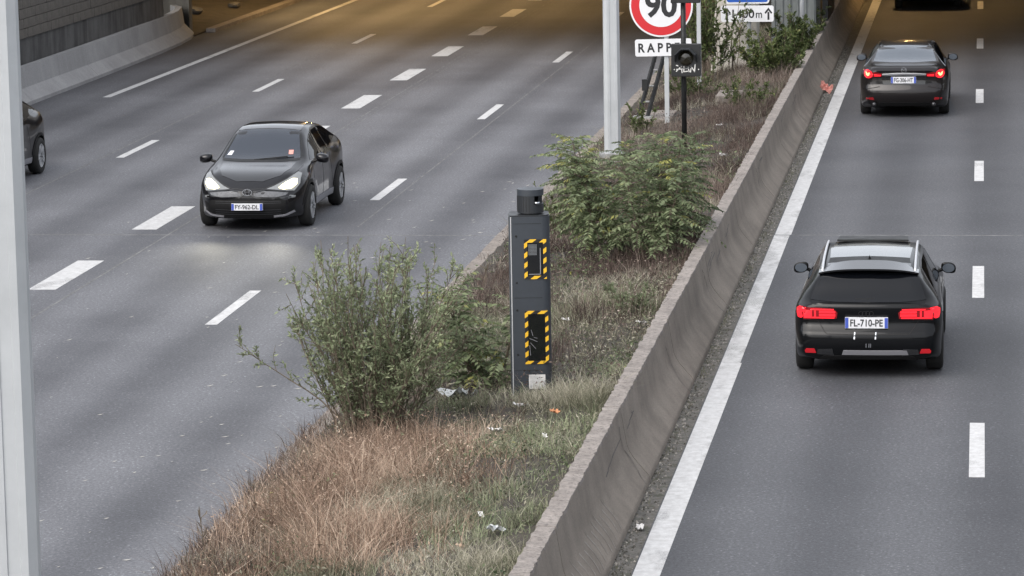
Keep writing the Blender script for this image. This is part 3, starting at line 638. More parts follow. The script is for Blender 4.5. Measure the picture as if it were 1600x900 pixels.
class Car:
    def __init__(s, name, sp_, paint, loc, rz, label, wheel_r=.325, wb=(-1.3, 1.32), track=.86, rim='rim'):
        s.e = empty(name, loc, rz); tag(s.e, label, 'car'); s.sp = sp_
        V, F = car_shell(sp_)
        me = bpy.data.meshes.new('body'); me.from_pydata(V.tolist(), [], F); me.update()
        bm = bmesh.new(); bm.from_mesh(me); bmesh.ops.remove_doubles(bm, verts=bm.verts, dist=1e-5); bmesh.ops.recalc_face_normals(bm, faces=bm.faces); bm.to_mesh(me); bm.free()
        s.bvh = BVHTree.FromPolygons([v.co.copy() for v in me.vertices], [tuple(p.vertices) for p in me.polygons])
        o = link('body', me, paint, s.e)
        cut = MB()
        for y in wb:
            for sd_ in (-1, 1): cut.lathe([(0, sd_*.52), (wheel_r+.055, sd_*.52), (wheel_r+.055, sd_*1.4), (0, sd_*1.4)], 32, 'x', Matrix.Translation((0, y, wheel_r)))
        co = cut.build('arch_cutter', M['trim']); bm = bmesh.new(); bm.from_mesh(co.data); bmesh.ops.remove_doubles(bm, verts=bm.verts, dist=1e-5); bmesh.ops.recalc_face_normals(bm, faces=bm.faces); bm.to_mesh(co.data); bm.free()
        co.parent = s.e
        md = o.modifiers.new('b', 'BOOLEAN'); md.object = co; md.operation = 'DIFFERENCE'; md.solver = 'EXACT'
        bpy.context.view_layer.update(); dg = bpy.context.evaluated_depsgraph_get(); nm = bpy.data.meshes.new_from_object(o.evaluated_get(dg)); o.modifiers.clear(); o.data = nm
        bpy.data.objects.remove(co)
        nm.polygons.foreach_set('use_smooth', [True]*len(nm.polygons)); nm.set_sharp_from_angle(angle=R(38)); s.body = o
        # wheels
        r = wheel_r; tw = .105
        for y in wb:
            for sd_ in (-1, 1):
                m = MB(); m.lathe([(r*.66, -tw), (r*.80, -tw*1.05), (r*.94, -tw*.95), (r, -tw*.6), (r, tw*.6), (r*.94, tw*.95), (r*.80, tw*1.05), (r*.66, tw)], 36, 'x')
                wh = m.build('wheel', M['rubber'], s.e, smooth=True); wh.location = (sd_*(track-tw*.55), y, r); wh.rotation_euler = (random.uniform(0, 6), 0, 0)
                m = MB(); m.lathe([(r*.665, -tw), (r*.66, tw*.9), (r*.60, tw*.85), (r*.58, -tw*.2), (0, -tw*.2)], 32, 'x')
                for k in range(5):
                    for dd in (-.10, .10):
                        Mx = Matrix.Rotation(2*math.pi*k/5+dd, 4, 'X'); m.box(tw*.55, tw*.98, -.022, .022, .02, r*.64, Mx)
                m.lathe([(0, tw*.9), (.055, tw*.88), (.06, tw*.4)], 16, 'x')
                rm = m.build('rim', M[rim], wh, ang=30)
                if sd_ < 0: rm.scale = (-1, 1, 1)
    def hit(s, d, a, b):
        if d == 'rear': h = s.bvh.ray_cast(Vector((a, -6, b)), Vector((0, 1, 0))); ax = Vector((0, -1, 0))
        elif d == 'front': h = s.bvh.ray_cast(Vector((a, 6, b)), Vector((0, -1, 0))); ax = Vector((0, 1, 0))
        elif d == 'top': h = s.bvh.ray_cast(Vector((a, b, 4)), Vector((0, 0, -1))); ax = Vector((0, 0, 1))
        elif d == 'sideR': h = s.bvh.ray_cast(Vector((4, a, b)), Vector((-1, 0, 0))); ax = Vector((1, 0, 0))
        else: h = s.bvh.ray_cast(Vector((-4, a, b)), Vector((1, 0, 0))); ax = Vector((-1, 0, 0))
        return h[0], h[1], ax
    def patch(s, name, poly, d, mat, off=.006, parent=None, step=.06, bulge=0.0):
        P = [Vector(p) for p in poly]; B = []
        for i, p in enumerate(P):
            q = P[(i+1) % len(P)]; k = max(1, int((q-p).length/step))
            B += [p.lerp(q, j/k) for j in range(k)]
        nb_ = len(B); xs_ = [p.x for p in B]; ys_ = [p.y for p in B]; I = []
        def inside(x, y):
            c = False; j = nb_-1
            for i in range(nb_):
                if (B[i].y > y) != (B[j].y > y) and x < (B[j].x-B[i].x)*(y-B[i].y)/(B[j].y-B[i].y)+B[i].x: c = not c
                j = i
            return c
        for x in np.arange(min(xs_)+step/2, max(xs_), step):
            for y in np.arange(min(ys_)+step/2, max(ys_), step):
                if inside(x, y) and min((Vector((x, y))-b).length for b in B) > step*.4: I.append(Vector((x, y)))
        vs, es, fs, *_ = delaunay_2d_cdt(B+I, [(i, (i+1) % nb_) for i in range(nb_)], [list(range(nb_))], 1, 1e-5)
        pts = []; last = None; good = []
        for v in vs:
            h, n_, ax = s.hit(d, v.x, v.y); good.append(h is not None); pts.append((h, n_, ax))
        out_ = []; inn = []
        for i, (h, n_, ax) in enumerate(pts):
            if h is None:
                js = [j for j in range(len(vs)) if good[j]]; 
                if not js: return None
                j = min(js, key=lambda q: (vs[q]-vs[i]).length); h, n_, ax = pts[j]
                h = h.copy()
            if n_.dot(ax) < 0: n_ = -n_
            dist = min((vs[i]-b).length for b in B) if bulge else 0
            out_.append(h+n_*(off+bulge*min(1, dist/.08))); inn.append(h-n_*.02)
        nv = len(out_); F = [tuple(f) for f in fs]
        from collections import Counter
        ec = Counter(); dr = {}
        for f in F:
            for a, b in zip(f, f[1:]+f[:1]): ec[tuple(sorted((a, b)))] += 1; dr[tuple(sorted((a, b)))] = (a, b)
        for e_, c_ in ec.items():
            if c_ == 1: a, b = dr[e_]; F.append((b, a, a+nv, b+nv))
        me = bpy.data.meshes.new(name); me.from_pydata([tuple(v) for v in out_+inn], [], F); me.update()
        bm = bmesh.new(); bm.from_mesh(me); bmesh.ops.recalc_face_normals(bm, faces=bm.faces); bm.to_mesh(me); bm.free()
        me.polygons.foreach_set('use_smooth', [True]*len(me.polygons)); me.set_sharp_from_angle(angle=R(40))
        return link(name, me, mat, parent or s.e)
    def both(s, name, poly, d, mat, **k):
        a = s.patch(name, poly, 'sideR' if d == 'side' else d, mat, **k)
        b = s.patch(name, poly if d == 'side' else [(-p, q) for p, q in poly], 'sideL' if d == 'side' else d, mat, **k); return a, b
    def strip(s, name, line, wd, d, mat, off=.004, parent=None):
        P = [Vector(p) for p in line]; A_, B_ = [], []
        for i, p in enumerate(P):
            t_ = (P[min(i+1, len(P)-1)]-P[max(i-1, 0)]).normalized(); n_ = Vector((-t_.y, t_.x))*wd/2; A_.append(p+n_); B_.append(p-n_)
        return s.patch(name, [tuple(p) for p in A_+B_[::-1]], d, mat, off=off, parent=parent, step=.05)
    def plate(s, d, xc, zc, txt, wd=.52, ht=.11, y=None, blue_right=True, tilt=0):
        h, n_, ax = s.hit(d, xc, zc); y0 = h.y if y is None else y; sg_ = -1 if d == 'rear' else 1
        r = Vector((-sg_, 0, 0)) if True else None
        m = MB(); ya = y0+sg_*.045; m.box(xc-wd/2, xc+wd/2, min(ya, ya-sg_*.06), max(ya, ya-sg_*.06), zc-ht/2, zc+ht/2); p = m.build('number_plate', M['plate'], s.e)
        yb = ya+sg_*.002
        for e_ in (-1, 1): m = MB(); a = xc+e_*(wd/2-.022); m.box(a-.02, a+.02, min(ya+sg_*.0005, yb), max(ya+sg_*.0005, yb), zc-ht/2+.003, zc+ht/2-.003); m.build('plate_band', M['plate_blue'], p)
        if txt: lettering('plate_number', txt, (xc, ya, zc), tuple(r), (0, 0, 1), wd*.76, ht*.68, M['ink'], p, .02)
        return p
    def mirror(s, x, y, z, mat, rear=True, w_=.20, h_=.13):
        for e_ in (-1, 1):
            bm = bmesh.new(); bmesh.ops.create_icosphere(bm, subdivisions=3, radius=1)
            for v in bm.verts:
                c = v.co; px, py, pz = c
                if py < -.25: py = -.25-(abs(py)-.25)*.12
                v.co = (math.copysign(abs(px)**.75, px)*w_/2, py*.10, math.copysign(abs(pz)**.75, pz)*h_/2-.015*px*e_)
            me = bpy.data.meshes.new('wing_mirror'); bm.to_mesh(me); bm.free(); me.polygons.foreach_set('use_smooth', [True]*len(me.polygons))
            o = link('wing_mirror', me, mat, s.e); o.location = (e_*x, y, z)
            m = MB(); m.lathe([(0, 0), (.9, 0), (.92, .3), (0, .3)], 20, 'y'); g = m.build('mirror_glass', M['glass_mid'], o, smooth=False); g.scale = (w_/2*.88, -.012, h_/2*.86); g.location = (0, -.040, 0)
            m = MB(); m.tube([(-e_*.06, .02, -.02), (-e_*.17, .03, -.06)], .025, 6); m.build('mirror_stalk', M['trim'], o)

def window_set(c, polys, mat):
    for p in polys: c.both('side_window', p, 'side', mat, off=.004, step=.07)

# --- hatchback seen from behind
A3 = dict(L=4.30, top=[(-2.15, .965), (-2.02, 1.04), (-1.70, 1.315), (-1.55, 1.365), (-1.2, 1.405), (-.4, 1.432), (.15, 1.42), (.5, 1.35), (1.18, 1.0), (1.75, .9), (2.05, .79), (2.15, .68)],
          belt_z=[(-2.15, .925), (-1.7, .975), (0, .95), (1.18, .92), (1.8, .80), (2.15, .60)], belt_w=[(-2.15, .83), (-1.5, .85), (0, .86), (1.2, .83), (2.15, .72)],
          roof_w=[(-2.15, .74), (-1.9, .66), (-1.62, .585), (-.5, .61), (.4, .60), (1.18, .68), (2.15, .55)], max_w=[(-2.15, .92), (-1.3, .915), (0, .89), (1.3, .905), (2.15, .86)],
          bot=[(-2.15, .26), (-1.75, .20), (1.7, .18), (2.15, .24)], rear=[(.2, .12), (.34, .02), (.46, -.02), (.58, -.02), (.64, .05), (.72, .075), (.90, .04), (.95, .06), (1.1, .03)], front=[(.2, -.05), (.5, 0), (.8, 0)], kk=.15, rc=.45, bow=.06)
c = Car('hatchback', A3, M['paint_black'], (-1.38, 44.52, 0), 0, 'glossy black hatchback with long red tail lamps driving away in the near lane', wheel_r=.325, wb=(-1.30, 1.32), track=.87, rim='rim_dark'); audi = c
c.patch('rear_window', [(-.715, .985), (-.60, 1.275), (-.3, 1.292), (.3, 1.292), (.60, 1.275), (.715, .985), (.4, .968), (-.4, .968)], 'rear', M['glass'], off=.004)
for o in c.both('tail_lamp', [(.80, .748), (.815, .90), (.62, .898), (.43, .888), (.375, .84), (.385, .765), (.62, .755)], 'rear', M['tail_dim'], off=.012, bulge=.006):
    sx = 1 if sum(v.co.x for v in o.data.vertices) > 0 else -1
    for z0, z1, xa, xb in ((.872, .886, .42, .80), (.838, .862, .40, .60), (.795, .826, .40, .60), (.768, .782, .41, .79), (.772, .862, .64, .66), (.775, .865, .69, .79)):
        c.patch('light_bar', [(sx*xa, z0), (sx*xb, z0), (sx*xb, z1), (sx*xa, z1)], 'rear', M['tail'], off=.022, parent=o, step=.1)
for d_ in ('sideR', 'sideL'): c.patch('tail_lamp', [(-2.05, .755), (-2.05, .895), (-1.92, .895), (-1.86, .865), (-1.93, .765)], d_, M['tail'], off=.010)
c.plate('rear', -.015, .715, 'FL-710-PE', .53, .135)
# body lines: tailgate shut lines, bumper crease, diffuser
for e_ in (-1, 1):
    c.strip('shut_line', [(e_*.80, .74), (e_*.62, .73), (e_*.53, .60), (e_*.50, .575)], .008, 'rear', M['trim'], off=.002)
    c.patch('rear_reflector', [(e_*.64, .335), (e_*.77, .335), (e_*.78, .365), (e_*.76, .39), (e_*.66, .39)], 'rear', M['reflector'], off=.008)
    c.patch('bumper_vent', [(e_*.42, .30), (e_*.63, .32), (e_*.62, .38), (e_*.44, .39)], 'rear', M['grille'], off=.006)
c.strip('shut_line', [(-.50, .577), (0, .572), (.50, .577)], .010, 'rear', M['trim'], off=.002)
c.patch('diffuser', [(-.62, .255), (.62, .255), (.55, .30), (-.55, .30)], 'rear', M['trim'], off=.012)
c.patch('diffuser_insert', [(-.32, .315), (.50, .315), (.48, .375), (-.30, .375)], 'rear', M['grey_ink'], off=.008)
for xx in (-.165, .095): c.patch('plate_light_glint', [(xx-.008, .52), (xx+.008, .52), (xx+.013, .60), (xx-.001, .60)], 'rear', M['chrome'], off=.01, step=.1)  # chrome slivers imitate plate-light reflections on the bumper
for xx in (-.02, .015, .035): c.patch('tow_mark', [(xx-.006, .415), (xx+.006, .415), (xx+.008, .465), (xx-.004, .465)], 'rear', M['chrome'], off=.008, step=.1)
for k in range(4):
    h, n_, ax = c.hit('rear', -.075+k*.043, .832); m = MB(); Mx = Matrix.Translation((-.075+k*.043-.01, h.y-.006, .832))
    m.lathe([(.022, 0), (.022, -.006), (.030, -.006), (.030, 0)], 18, 'y', Mx); m.build('badge_ring', M['gloss'], c.e)
window_set(c, [[(-1.55, .985), (-1.32, 1.29), (-.95, 1.335), (-.72, 1.345), (-.72, .99)], [(-.66, .99), (-.66, 1.347), (.0, 1.345), (.10, 1.335), (.10, .985)], [(.16, .985), (.16, 1.325), (.42, 1.255), (.98, .975)]], M['glass'])
for e_ in (-1, 1):   # bright window surround and raised roof rail
    c.strip('window_trim', [(-1.60, .97), (-1.34, 1.305), (-.9, 1.352), (-.3, 1.362), (.2, 1.338), (.45, 1.262)], .030, 'sideR' if e_ > 0 else 'sideL', M['rim_dark'], off=.003)
    pts = []
    for y in np.linspace(-1.62, .15, 12):
        h, n_, ax = c.hit('top', e_*.575, y); pts.append((e_*.575, y, h.z+.030))
    m = MB(); m.tube([(e_*.575, -1.68, pts[0][2]-.045)]+pts+[(e_*.575, .22, pts[-1][2]-.04)], .017, 8); m.build('roof_rail', M['satin'], c.e, smooth=True)
    c.strip('body_crease', [(-1.75, .80), (-1.0, .815), (.9, .80)], .012, 'sideR' if e_ > 0 else 'sideL', M['paint_black'], off=.006)
# roof: spoiler lip, painted dark reflection, glass roof panel, shark fin
m = MB(); V = []
for x in np.linspace(-.62, .62, 21):
    q = 1-abs(x/.62)**3; yb = -1.84+.10*(1-q); z_ = 1.285+.062*q
    V += [(x, -1.50+.02*(1-q), z_+.052*q+.012), (x, yb, z_+.002), (x, yb+.008, z_-.020), (x, -1.62, z_-.02)]
F = [(i*4+j, (i+1)*4+j, (i+1)*4+(j+1) % 4, i*4+(j+1) % 4) for i in range(20) for j in range(4)]+[(0, 1, 2, 3), (83, 82, 81, 80)]
m.add(V, F); m.build('roof_spoiler', M['paint_gloss'], c.e, ang=40)
c.patch('roof_panel', [(-.50, -1.16), (.50, -1.16), (.52, -.40), (-.52, -.40)], 'top', M['paint_gloss'], off=.005)
c.patch('roof_panel', [(-.52, -1.60), (.52, -1.60), (.52, -1.43), (0, -1.47), (-.52, -1.43)], 'top', M['paint_gloss'], off=.005)
c.patch('roof_dark_reflection', [(-.51, -1.42), (0, -1.46), (.51, -1.42), (.50, -1.17), (-.50, -1.17)], 'top', M['black'], off=.004)  # matt black band imitates the dark deck mirrored in the roof
c.patch('glass_roof', [(-.49, -.38), (.49, -.38), (.47, .12), (-.47, .12)], 'top', M['gloss'], off=.006)
m = MB(); m.add([(-.018, -1.32, 1.39), (.018, -1.32, 1.39), (.014, -1.18, 1.40), (-.014, -1.18, 1.40), (0, -1.345, 1.455), (0, -1.32, 1.46)], [(0, 1, 4), (1, 5, 4), (1, 2, 5), (2, 3, 5), (3, 0, 4), (3, 4, 5), (3, 2, 1, 0)]); m.build('roof_fin', M['gloss'], c.e)
m = MB(); m.add([(-.46, .0, 1.43), (.46, .0, 1.43), (.44, .42, 1.43), (-.44, .42, 1.43), (-.46, .0, 1.455), (.46, .0, 1.455), (.44, .42, 1.44), (-.44, .42, 1.44)], [(3, 2, 1, 0), (4, 5, 6, 7), (0, 1, 5, 4), (1, 2, 6, 5), (2, 3, 7, 6), (3, 0, 4, 7)]); m.build('wind_deflector', M['black'], c.e)
c.mirror(.965, .70, .985, M['paint_black'], w_=.195, h_=.145)
m = MB(); m.tube([(.08, -2.02, 1.01), (-.02, -2.035, 1.0), (-.16, -2.035, 1.0)], .007, 6); m.build('rear_wiper', M['trim'], c.e)

# --- saloon further on
MZ = dict(L=4.86, top=[(-2.43, 1.0), (-2.33, 1.07), (-1.75, 1.105), (-1.62, 1.13), (-.95, 1.40), (-.4, 1.45), (.1, 1.44), (.45, 1.38), (1.25, 1.02), (1.9, .9), (2.3, .78), (2.43, .65)],
          belt_z=[(-2.43, .945), (-1.7, 1.01), (-.8, .99), (1.2, .93), (2.0, .8), (2.43, .6)], belt_w=[(-2.43, .80), (-1.5, .86), (0, .87), (1.2, .85), (2.43, .7)],
          roof_w=[(-2.43, .72), (-1.7, .72), (-.95, .585), (-.3, .60), (.45, .60), (1.25, .72), (2.43, .5)], max_w=[(-2.43, .91), (-1.4, .935), (0, .91), (1.4, .93), (2.43, .84)],
          bot=[(-2.43, .26), (-2.0, .19), (2.0, .18), (2.43, .22)], rear=[(.2, .14), (.36, .02), (.5, -.02), (.62, 0), (.68, .05), (.88, .07), (.93, .02), (1.0, -.02), (1.06, .0), (1.2, .02)], front=[(.2, -.05), (.5, 0), (.8, 0)], kk=.2, rc=.6, bow=.09)
c = Car('saloon', MZ, M['paint_mazda'], (-1.60, 74.95, 0), 0, 'dark bronze saloon with lit red lamps and a chrome boot strip driving towards the bridge', wheel_r=.335, wb=(-1.42, 1.41), track=.88); mz_ = c
c.patch('rear_window', [(-.66, 1.125), (-.55, 1.385), (-.3, 1.402), (.3, 1.402), (.55, 1.385), (.66, 1.125), (.3, 1.11), (-.3, 1.11)], 'rear', M['glass_mid'], off=.004)
for e_ in (-1, 1):
    P = [(e_*.82, .85), (e_*.845, .99), (e_*.72, 1.0), (e_*.62, .965), (e_*.46, .935), (e_*.455, .875), (e_*.62, .865), (e_*.70, .835)]
    o = c.patch('tail_lamp', P, 'rear', M['tail_dim'], off=.012, bulge=.01)
    c.patch('lamp_ring', [(e_*(.735+.082*math.cos(t)), .915+.082*math.sin(t)) for t in np.linspace(0, 6.283, 17)[:-1]], 'rear', M['tail'], off=.028, parent=o, step=.05)
    c.patch('lamp_bulb', [(e_*.70, .95), (e_*.715, .90), (e_*.735, .885), (e_*.765, .90), (e_*.775, .955), (e_*.755, .94), (e_*.737, .925), (e_*.72, .935)], 'rear', M['bulb'], off=.036, parent=o, step=.04)
    c.patch('lamp_bar', [(e_*.48, .89), (e_*.62, .885), (e_*.62, .93), (e_*.48, .92)], 'rear', M['tail'], off=.026, parent=o, step=.06)
    c.patch('rear_reflector', [(e_*.62, .385), (e_*.78, .39), (e_*.79, .43), (e_*.64, .44)], 'rear', M['tail_dim'], off=.008)
    m = MB(); m.tube([(e_*.62, -2.40, .285), (e_*.62, -2.2, .285)], .045, 14); m.build('exhaust_tip', M['rim_dark'], c.e, smooth=True)
    c.strip('bumper_crease', [(e_*.86, .60), (e_*.60, .64), (e_*.50, .66)], .012, 'rear', M['trim'], off=.003)
    c.patch('fog_slot', [(e_*.44, .72), (e_*.58, .73), (e_*.57, .77), (e_*.45, .77)], 'rear', M['trim'], off=.004)
c.patch('plate_recess', [(-.44, .70), (.44, .70), (.47, .895), (-.47, .895)], 'rear', M['gloss'], off=.003)
c.plate('rear', -.01, .80, 'FG-306-HT', .52, .135)
c.strip('chrome_strip', [(-.455, .918), (-.2, .935), (0, .94), (.2, .935), (.455, .918)], .030, 'rear', M['satin'], off=.03)
h, n_, ax = c.hit('rear', 0, 1.01); m = MB(); Mx = Matrix.Translation((0, h.y-.004, 1.01))
m.lathe([(.048, 0), (.048, -.008), (.058, -.008), (.058, 0)], 20, 'y', Mx); bdg = m.build('badge_ring', M['chrome'], c.e)
m = MB()
for (a, b), (d, e_) in (((-.042, -.03), (-.036, .035)), ((-.036, .03), (0, -.01)), ((0, -.01), (.036, .03)), ((.036, .035), (.042, -.03))):
    q0, q1 = Vector((a, h.y-.008, 1.01+b)), Vector((d, h.y-.008, 1.01+e_)); n_ = (q1-q0).normalized(); p_ = Vector((-n_.z, 0, n_.x))*.006; m.add([q0-p_, q1-p_, q1+p_, q0+p_], [(0, 1, 2, 3)])
m.build('badge_wings', M['chrome'], bdg)
c.patch('diffuser', [(-.60, .255), (.60, .255), (.52, .33), (-.52, .33)], 'rear', M['trim'], off=.01)
window_set(c, [[(-1.45, 1.03), (-1.05, 1.30), (-.75, 1.37), (-.55, 1.385), (-.55, 1.02)], [(-.49, 1.02), (-.49, 1.388), (.05, 1.385), (.12, 1.375), (.12, 1.0)], [(.18, 1.0), (.18, 1.365), (.45, 1.29), (1.0, .985)]], M['glass'])
for d_ in ('sideR', 'sideL'): c.strip('window_trim', [(-1.55, 1.01), (-1.08, 1.325), (-.7, 1.40), (-.2, 1.41), (.2, 1.39), (.5, 1.30)], .02, d_, M['chrome'], off=.006)
c.mirror(.99, .78, 1.0, M['paint_mazda'], w_=.22, h_=.155)

# --- crossover coming towards the camera
CR = dict(L=4.36, top=[(-2.18, 1.0), (-2.05, 1.10), (-1.7, 1.30), (-1.2, 1.46), (-.6, 1.535), (-.1, 1.545), (.22, 1.50), (.95, 1.085), (1.15, 1.03), (1.65, .945), (1.98, .84), (2.12, .74), (2.18, .66)],
          belt_z=[(-2.18, .95), (-1.6, 1.12), (-.8, 1.05), (.3, 1.0), (1.1, .97), (1.7, .86), (2.05, .72), (2.18, .60)], belt_w=[(-2.18, .74), (-1.5, .84), (0, .85), (1.1, .83), (1.8, .78), (2.18, .70)],
          roof_w=[(-2.18, .60), (-1.6, .58), (-.6, .575), (.2, .57), (.95, .70), (1.6, .66), (2.18, .52)], max_w=[(-2.18, .85), (-1.3, .915), (-.5, .86), (.5, .86), (1.35, .905), (2.18, .82)],
          bot=[(-2.18, .30), (-1.75, .22), (1.7, .20), (2.18, .22)], rear=[(.2, .08), (.5, 0), (1.0, .02), (1.3, .1)], front=[(.18, -.09), (.30, -.02), (.42, .02), (.56, .01), (.62, .0), (.70, -.03), (.85, -.07), (1.0, -.08)], kk=.26, rc=.62, bow=.13)
def crossover(loc, label, front):
    c = Car('crossover', CR, M['paint_chr'], loc, math.pi, label, wheel_r=.345, wb=(-1.30, 1.33), track=.885)
    window_set(c, [[(-1.55, 1.20), (-1.25, 1.37), (-.95, 1.42), (-.60, 1.44), (-.60, 1.09)], [(-.54, 1.08), (-.54, 1.445), (-.05, 1.44), (.02, 1.42), (.02, 1.04)], [(.08, 1.04), (.08, 1.405), (.30, 1.33), (.82, 1.03)]], M['glass'])
    for d_ in ('sideR', 'sideL'):
        c.strip('sill_trim', [(-.85, .315), (0, .325), (.88, .32)], .10, d_, M['grey_ink'], off=.012)
        for yc in (-1.30, 1.33):
            P = [(yc+.44*math.cos(t), .345+.44*math.sin(t)) for t in np.linspace(math.pi-.12, .12, 15)]; Q = [(yc+.385*math.cos(t), .345+.385*math.sin(t)) for t in np.linspace(.12, math.pi-.12, 15)]
            c.patch('arch_trim', P+Q, d_, M['trim'], off=.012, step=.08)
        for (ya, za), (yb, zb_) in (((.86, .95), (.80, .38)), ((-.02, 1.0), (-.05, .36)), ((-.62, 1.05), (-.80, .50))): c.strip('door_gap', [(ya, za), (yb, zb_)], .009, d_, M['black'], off=.002)
        c.patch('door_handle', [(.06, .90), (.24, .905), (.24, .935), (.06, .93)], d_, M['chrome'], off=.02, step=.1)
    c.mirror(1.0, .74, 1.06, M['paint_chr'], w_=.22, h_=.16)
    c.patch('roof_panel', [(-.50, -1.10), (.50, -1.10), (.53, .20), (-.53, .20)], 'top', M['paint_gloss'], off=.004, step=.1)
    c.patch('bonnet', [(-.62, 1.14), (-.2, 1.17), (.2, 1.17), (.62, 1.14), (.60, 1.5), (.50, 1.80), (.22, 1.97), (-.22, 1.97), (-.50, 1.80), (-.60, 1.5)], 'top', M['paint_gloss'], off=.005)
    c.patch('windscreen', [(-.655, 1.085), (-.52, 1.465), (-.25, 1.49), (.25, 1.49), (.52, 1.465), (.655, 1.085), (.35, 1.07), (-.35, 1.07)], 'front', M['glass_sky'], off=.004)
    if not front: return c
    ws = c.patch('sticker', [(-.52, 1.13), (-.44, 1.13), (-.43, 1.19), (-.51, 1.19)], 'front', M['pink'], off=.009, step=.1)
    c.patch('sticker', [(.53, 1.12), (.61, 1.12), (.57, 1.18), (.51, 1.18)], 'front', M['plate'], off=.009, step=.1)
    for e_ in (-1, 1):
        m = MB(); x0 = e_*.05; h, n_, ax = c.hit('front', e_*.35, 1.09)
        m.tube([(e_*.12, 1.02, 1.065), (e_*-.28, .99, 1.10), (e_*-.45, .965, 1.115)] if e_ > 0 else [(-.10, 1.01, 1.065), (-.55, .93, 1.10)], .009, 5); m.build('wiper', M['trim'], c.e)
        o = c.patch('headlamp', [(e_*.30, .700), (e_*.42, .745), (e_*.58, .825), (e_*.74, .925), (e_*.80, .90), (e_*.81, .76), (e_*.74, .66), (e_*.60, .668), (e_*.45, .675)], 'front', M['head_lens'], off=.010)
        c.patch('lamp_beam', [(e_*.50, .715), (e_*.58, .775), (e_*.69, .835), (e_*.755, .83), (e_*.76, .755), (e_*.70, .70), (e_*.58, .690)], 'front', M['head'], off=.020, parent=o, step=.05)
        c.patch('upper_grille', [(e_*.09, .590), (e_*.45, .575), (e_*.62, .60), (e_*.66, .635), (e_*.52, .655), (e_*.26, .675), (e_*.12, .65)], 'front', M['grille_grey'], off=.010)
        c.strip('grille_bar', [(e_*.04, .665), (e_*.14, .66), (e_*.30, .690), (e_*.50, .670), (e_*.66, .650)], .020, 'front', M['gloss'], off=.018)
        c.strip('grille_bar', [(e_*.05, .63), (e_*.14, .575), (e_*.40, .550), (e_*.70, .575)], .026, 'front', M['gloss'], off=.016)
        c.patch('fog_lamp', [(e_*.66, .55), (e_*.75, .555), (e_*.76, .585), (e_*.68, .60)], 'front', M['head_lens'], off=.012, step=.05)
        c.patch('side_intake', [(e_*.55, .28), (e_*.74, .31), (e_*.76, .50), (e_*.62, .46)], 'front', M['trim'], off=.006)
        c.strip('bumper_blade', [(e_*.42, .255), (e_*.60, .275), (e_*.74, .33)], .030, 'front', M['grey_ink'], off=.014)
        L = bpy.data.lights.new('headlamp_beam', 'SPOT'); L.energy = 24; L.color = (1, .95, .78); L.spot_size = R(80); L.spot_blend = .9; L.shadow_soft_size = .06
        lo = bpy.data.objects.new('headlamp_beam', L); C.objects.link(lo); lo.parent = c.e; lo.location = (e_*.58, 2.32, .76)
        lo.rotation_euler = Vector((e_*.05, -1, .03)).to_track_quat('Z', 'Y').to_euler()
    c.patch('lower_grille', [(-.62, .24), (.62, .24), (.70, .36), (.66, .52), (.42, .545), (-.42, .545), (-.66, .52), (-.70, .36)], 'front', M['trim'], off=.006)
    for z in (.30, .335, .37, .48, .51): c.strip('grille_slat', [(-.55, z), (-.2, z-.004), (.2, z-.004), (.55, z)], .010, 'front', M['grille'], off=.012)
    for e_ in (-1, 1):
        c.strip('lamp_brow', [(e_*.30, .712), (e_*.42, .757), (e_*.60, .842), (e_*.74, .935)], .016, 'front', M['black'], off=.012)
        c.strip('pillar_edge', [(e_*.672, 1.09), (e_*.60, 1.30), (e_*.535, 1.47)], .022, 'front', M['black'], off=.003)
    c.strip('cowl', [(-.66, 1.072), (-.35, 1.055), (.35, 1.055), (.66, 1.072)], .03, 'front', M['black'], off=.004)
    h, n_, ax = c.hit('front', 0, .655); m = MB(); Mx = Matrix.Translation((0, h.y+.02, .66))
    for a, b, tx in ((.085, .058, 0), (.036, .052, 0), (.055, .024, .026)):
        mm = MB(); mm.lathe([(.86, 0), (.86, .01), (1.0, .01), (1.0, 0)], 24, 'y'); m.add([(v[0]*a, v[1]+h.y+.018, v[2]*b+.66+tx) for v in mm.V], mm.F)
    m.build('badge', M['chrome'], c.e)
    mm = MB(); mm.lathe([(0, .008), (1.0, .004), (1.02, -.03)], 24, 'y'); mm.V = [(v[0]*.09, v[1]+h.y+.012, v[2]*.062+.66) for v in mm.V]; mm.build('badge_field', M['gloss'], c.e)
    c.plate('front', 0, .425, 'FY-962-DL', .52, .112)
    c.strip('bonnet_gap', [(-.30, .715), (-.1, .70), (.1, .70), (.30, .715)], .010, 'front', M['black'], off=.003)
    return c
crossover((-11.97, 57.55, 0), 'anthracite crossover with lit headlamps coming towards the viewer beside the wide dashes', True)
lc = crossover((-18.55, 61.95, 0), 'black crossover half hidden behind the pale lamp column at the picture edge', False)
lc.e.location.z = 0
# --- tall dark car under the bridge, only its tail in view
SU = dict(A3, L=4.6, top=[(-2.3, 1.05), (-2.2, 1.15), (-1.85, 1.55), (-1.2, 1.65), (0, 1.68), (.5, 1.6), (1.2, 1.1), (1.9, 1.0), (2.3, .8)], belt_z=[(-2.3, 1.0), (0, 1.02), (1.2, 1.0), (2.3, .7)], belt_w=[(p*1.06, q*1.05) for p, q in A3['belt_w']], roof_w=[(p*1.06, q*1.05) for p, q in A3['roof_w']], max_w=[(p*1.07, q*1.05) for p, q in A3['max_w']], bot=[(-2.3, .30), (-1.8, .24), (1.8, .24), (2.3, .3)])
c = Car('sport_utility_car', SU, M['paint_black'], (-1.56, 104.2, 0), 0, 'dark tall car entering the covered section, only its lower tail in view', wheel_r=.36, wb=(-1.38, 1.40), track=.92, rim='rim_dark')
c.patch('rear_window', [(-.70, 1.12), (-.60, 1.48), (.60, 1.48), (.70, 1.12)], 'rear', M['glass'], off=.004); c.plate('rear', 0, .66, 'EK-418-ZR', .52, .11)
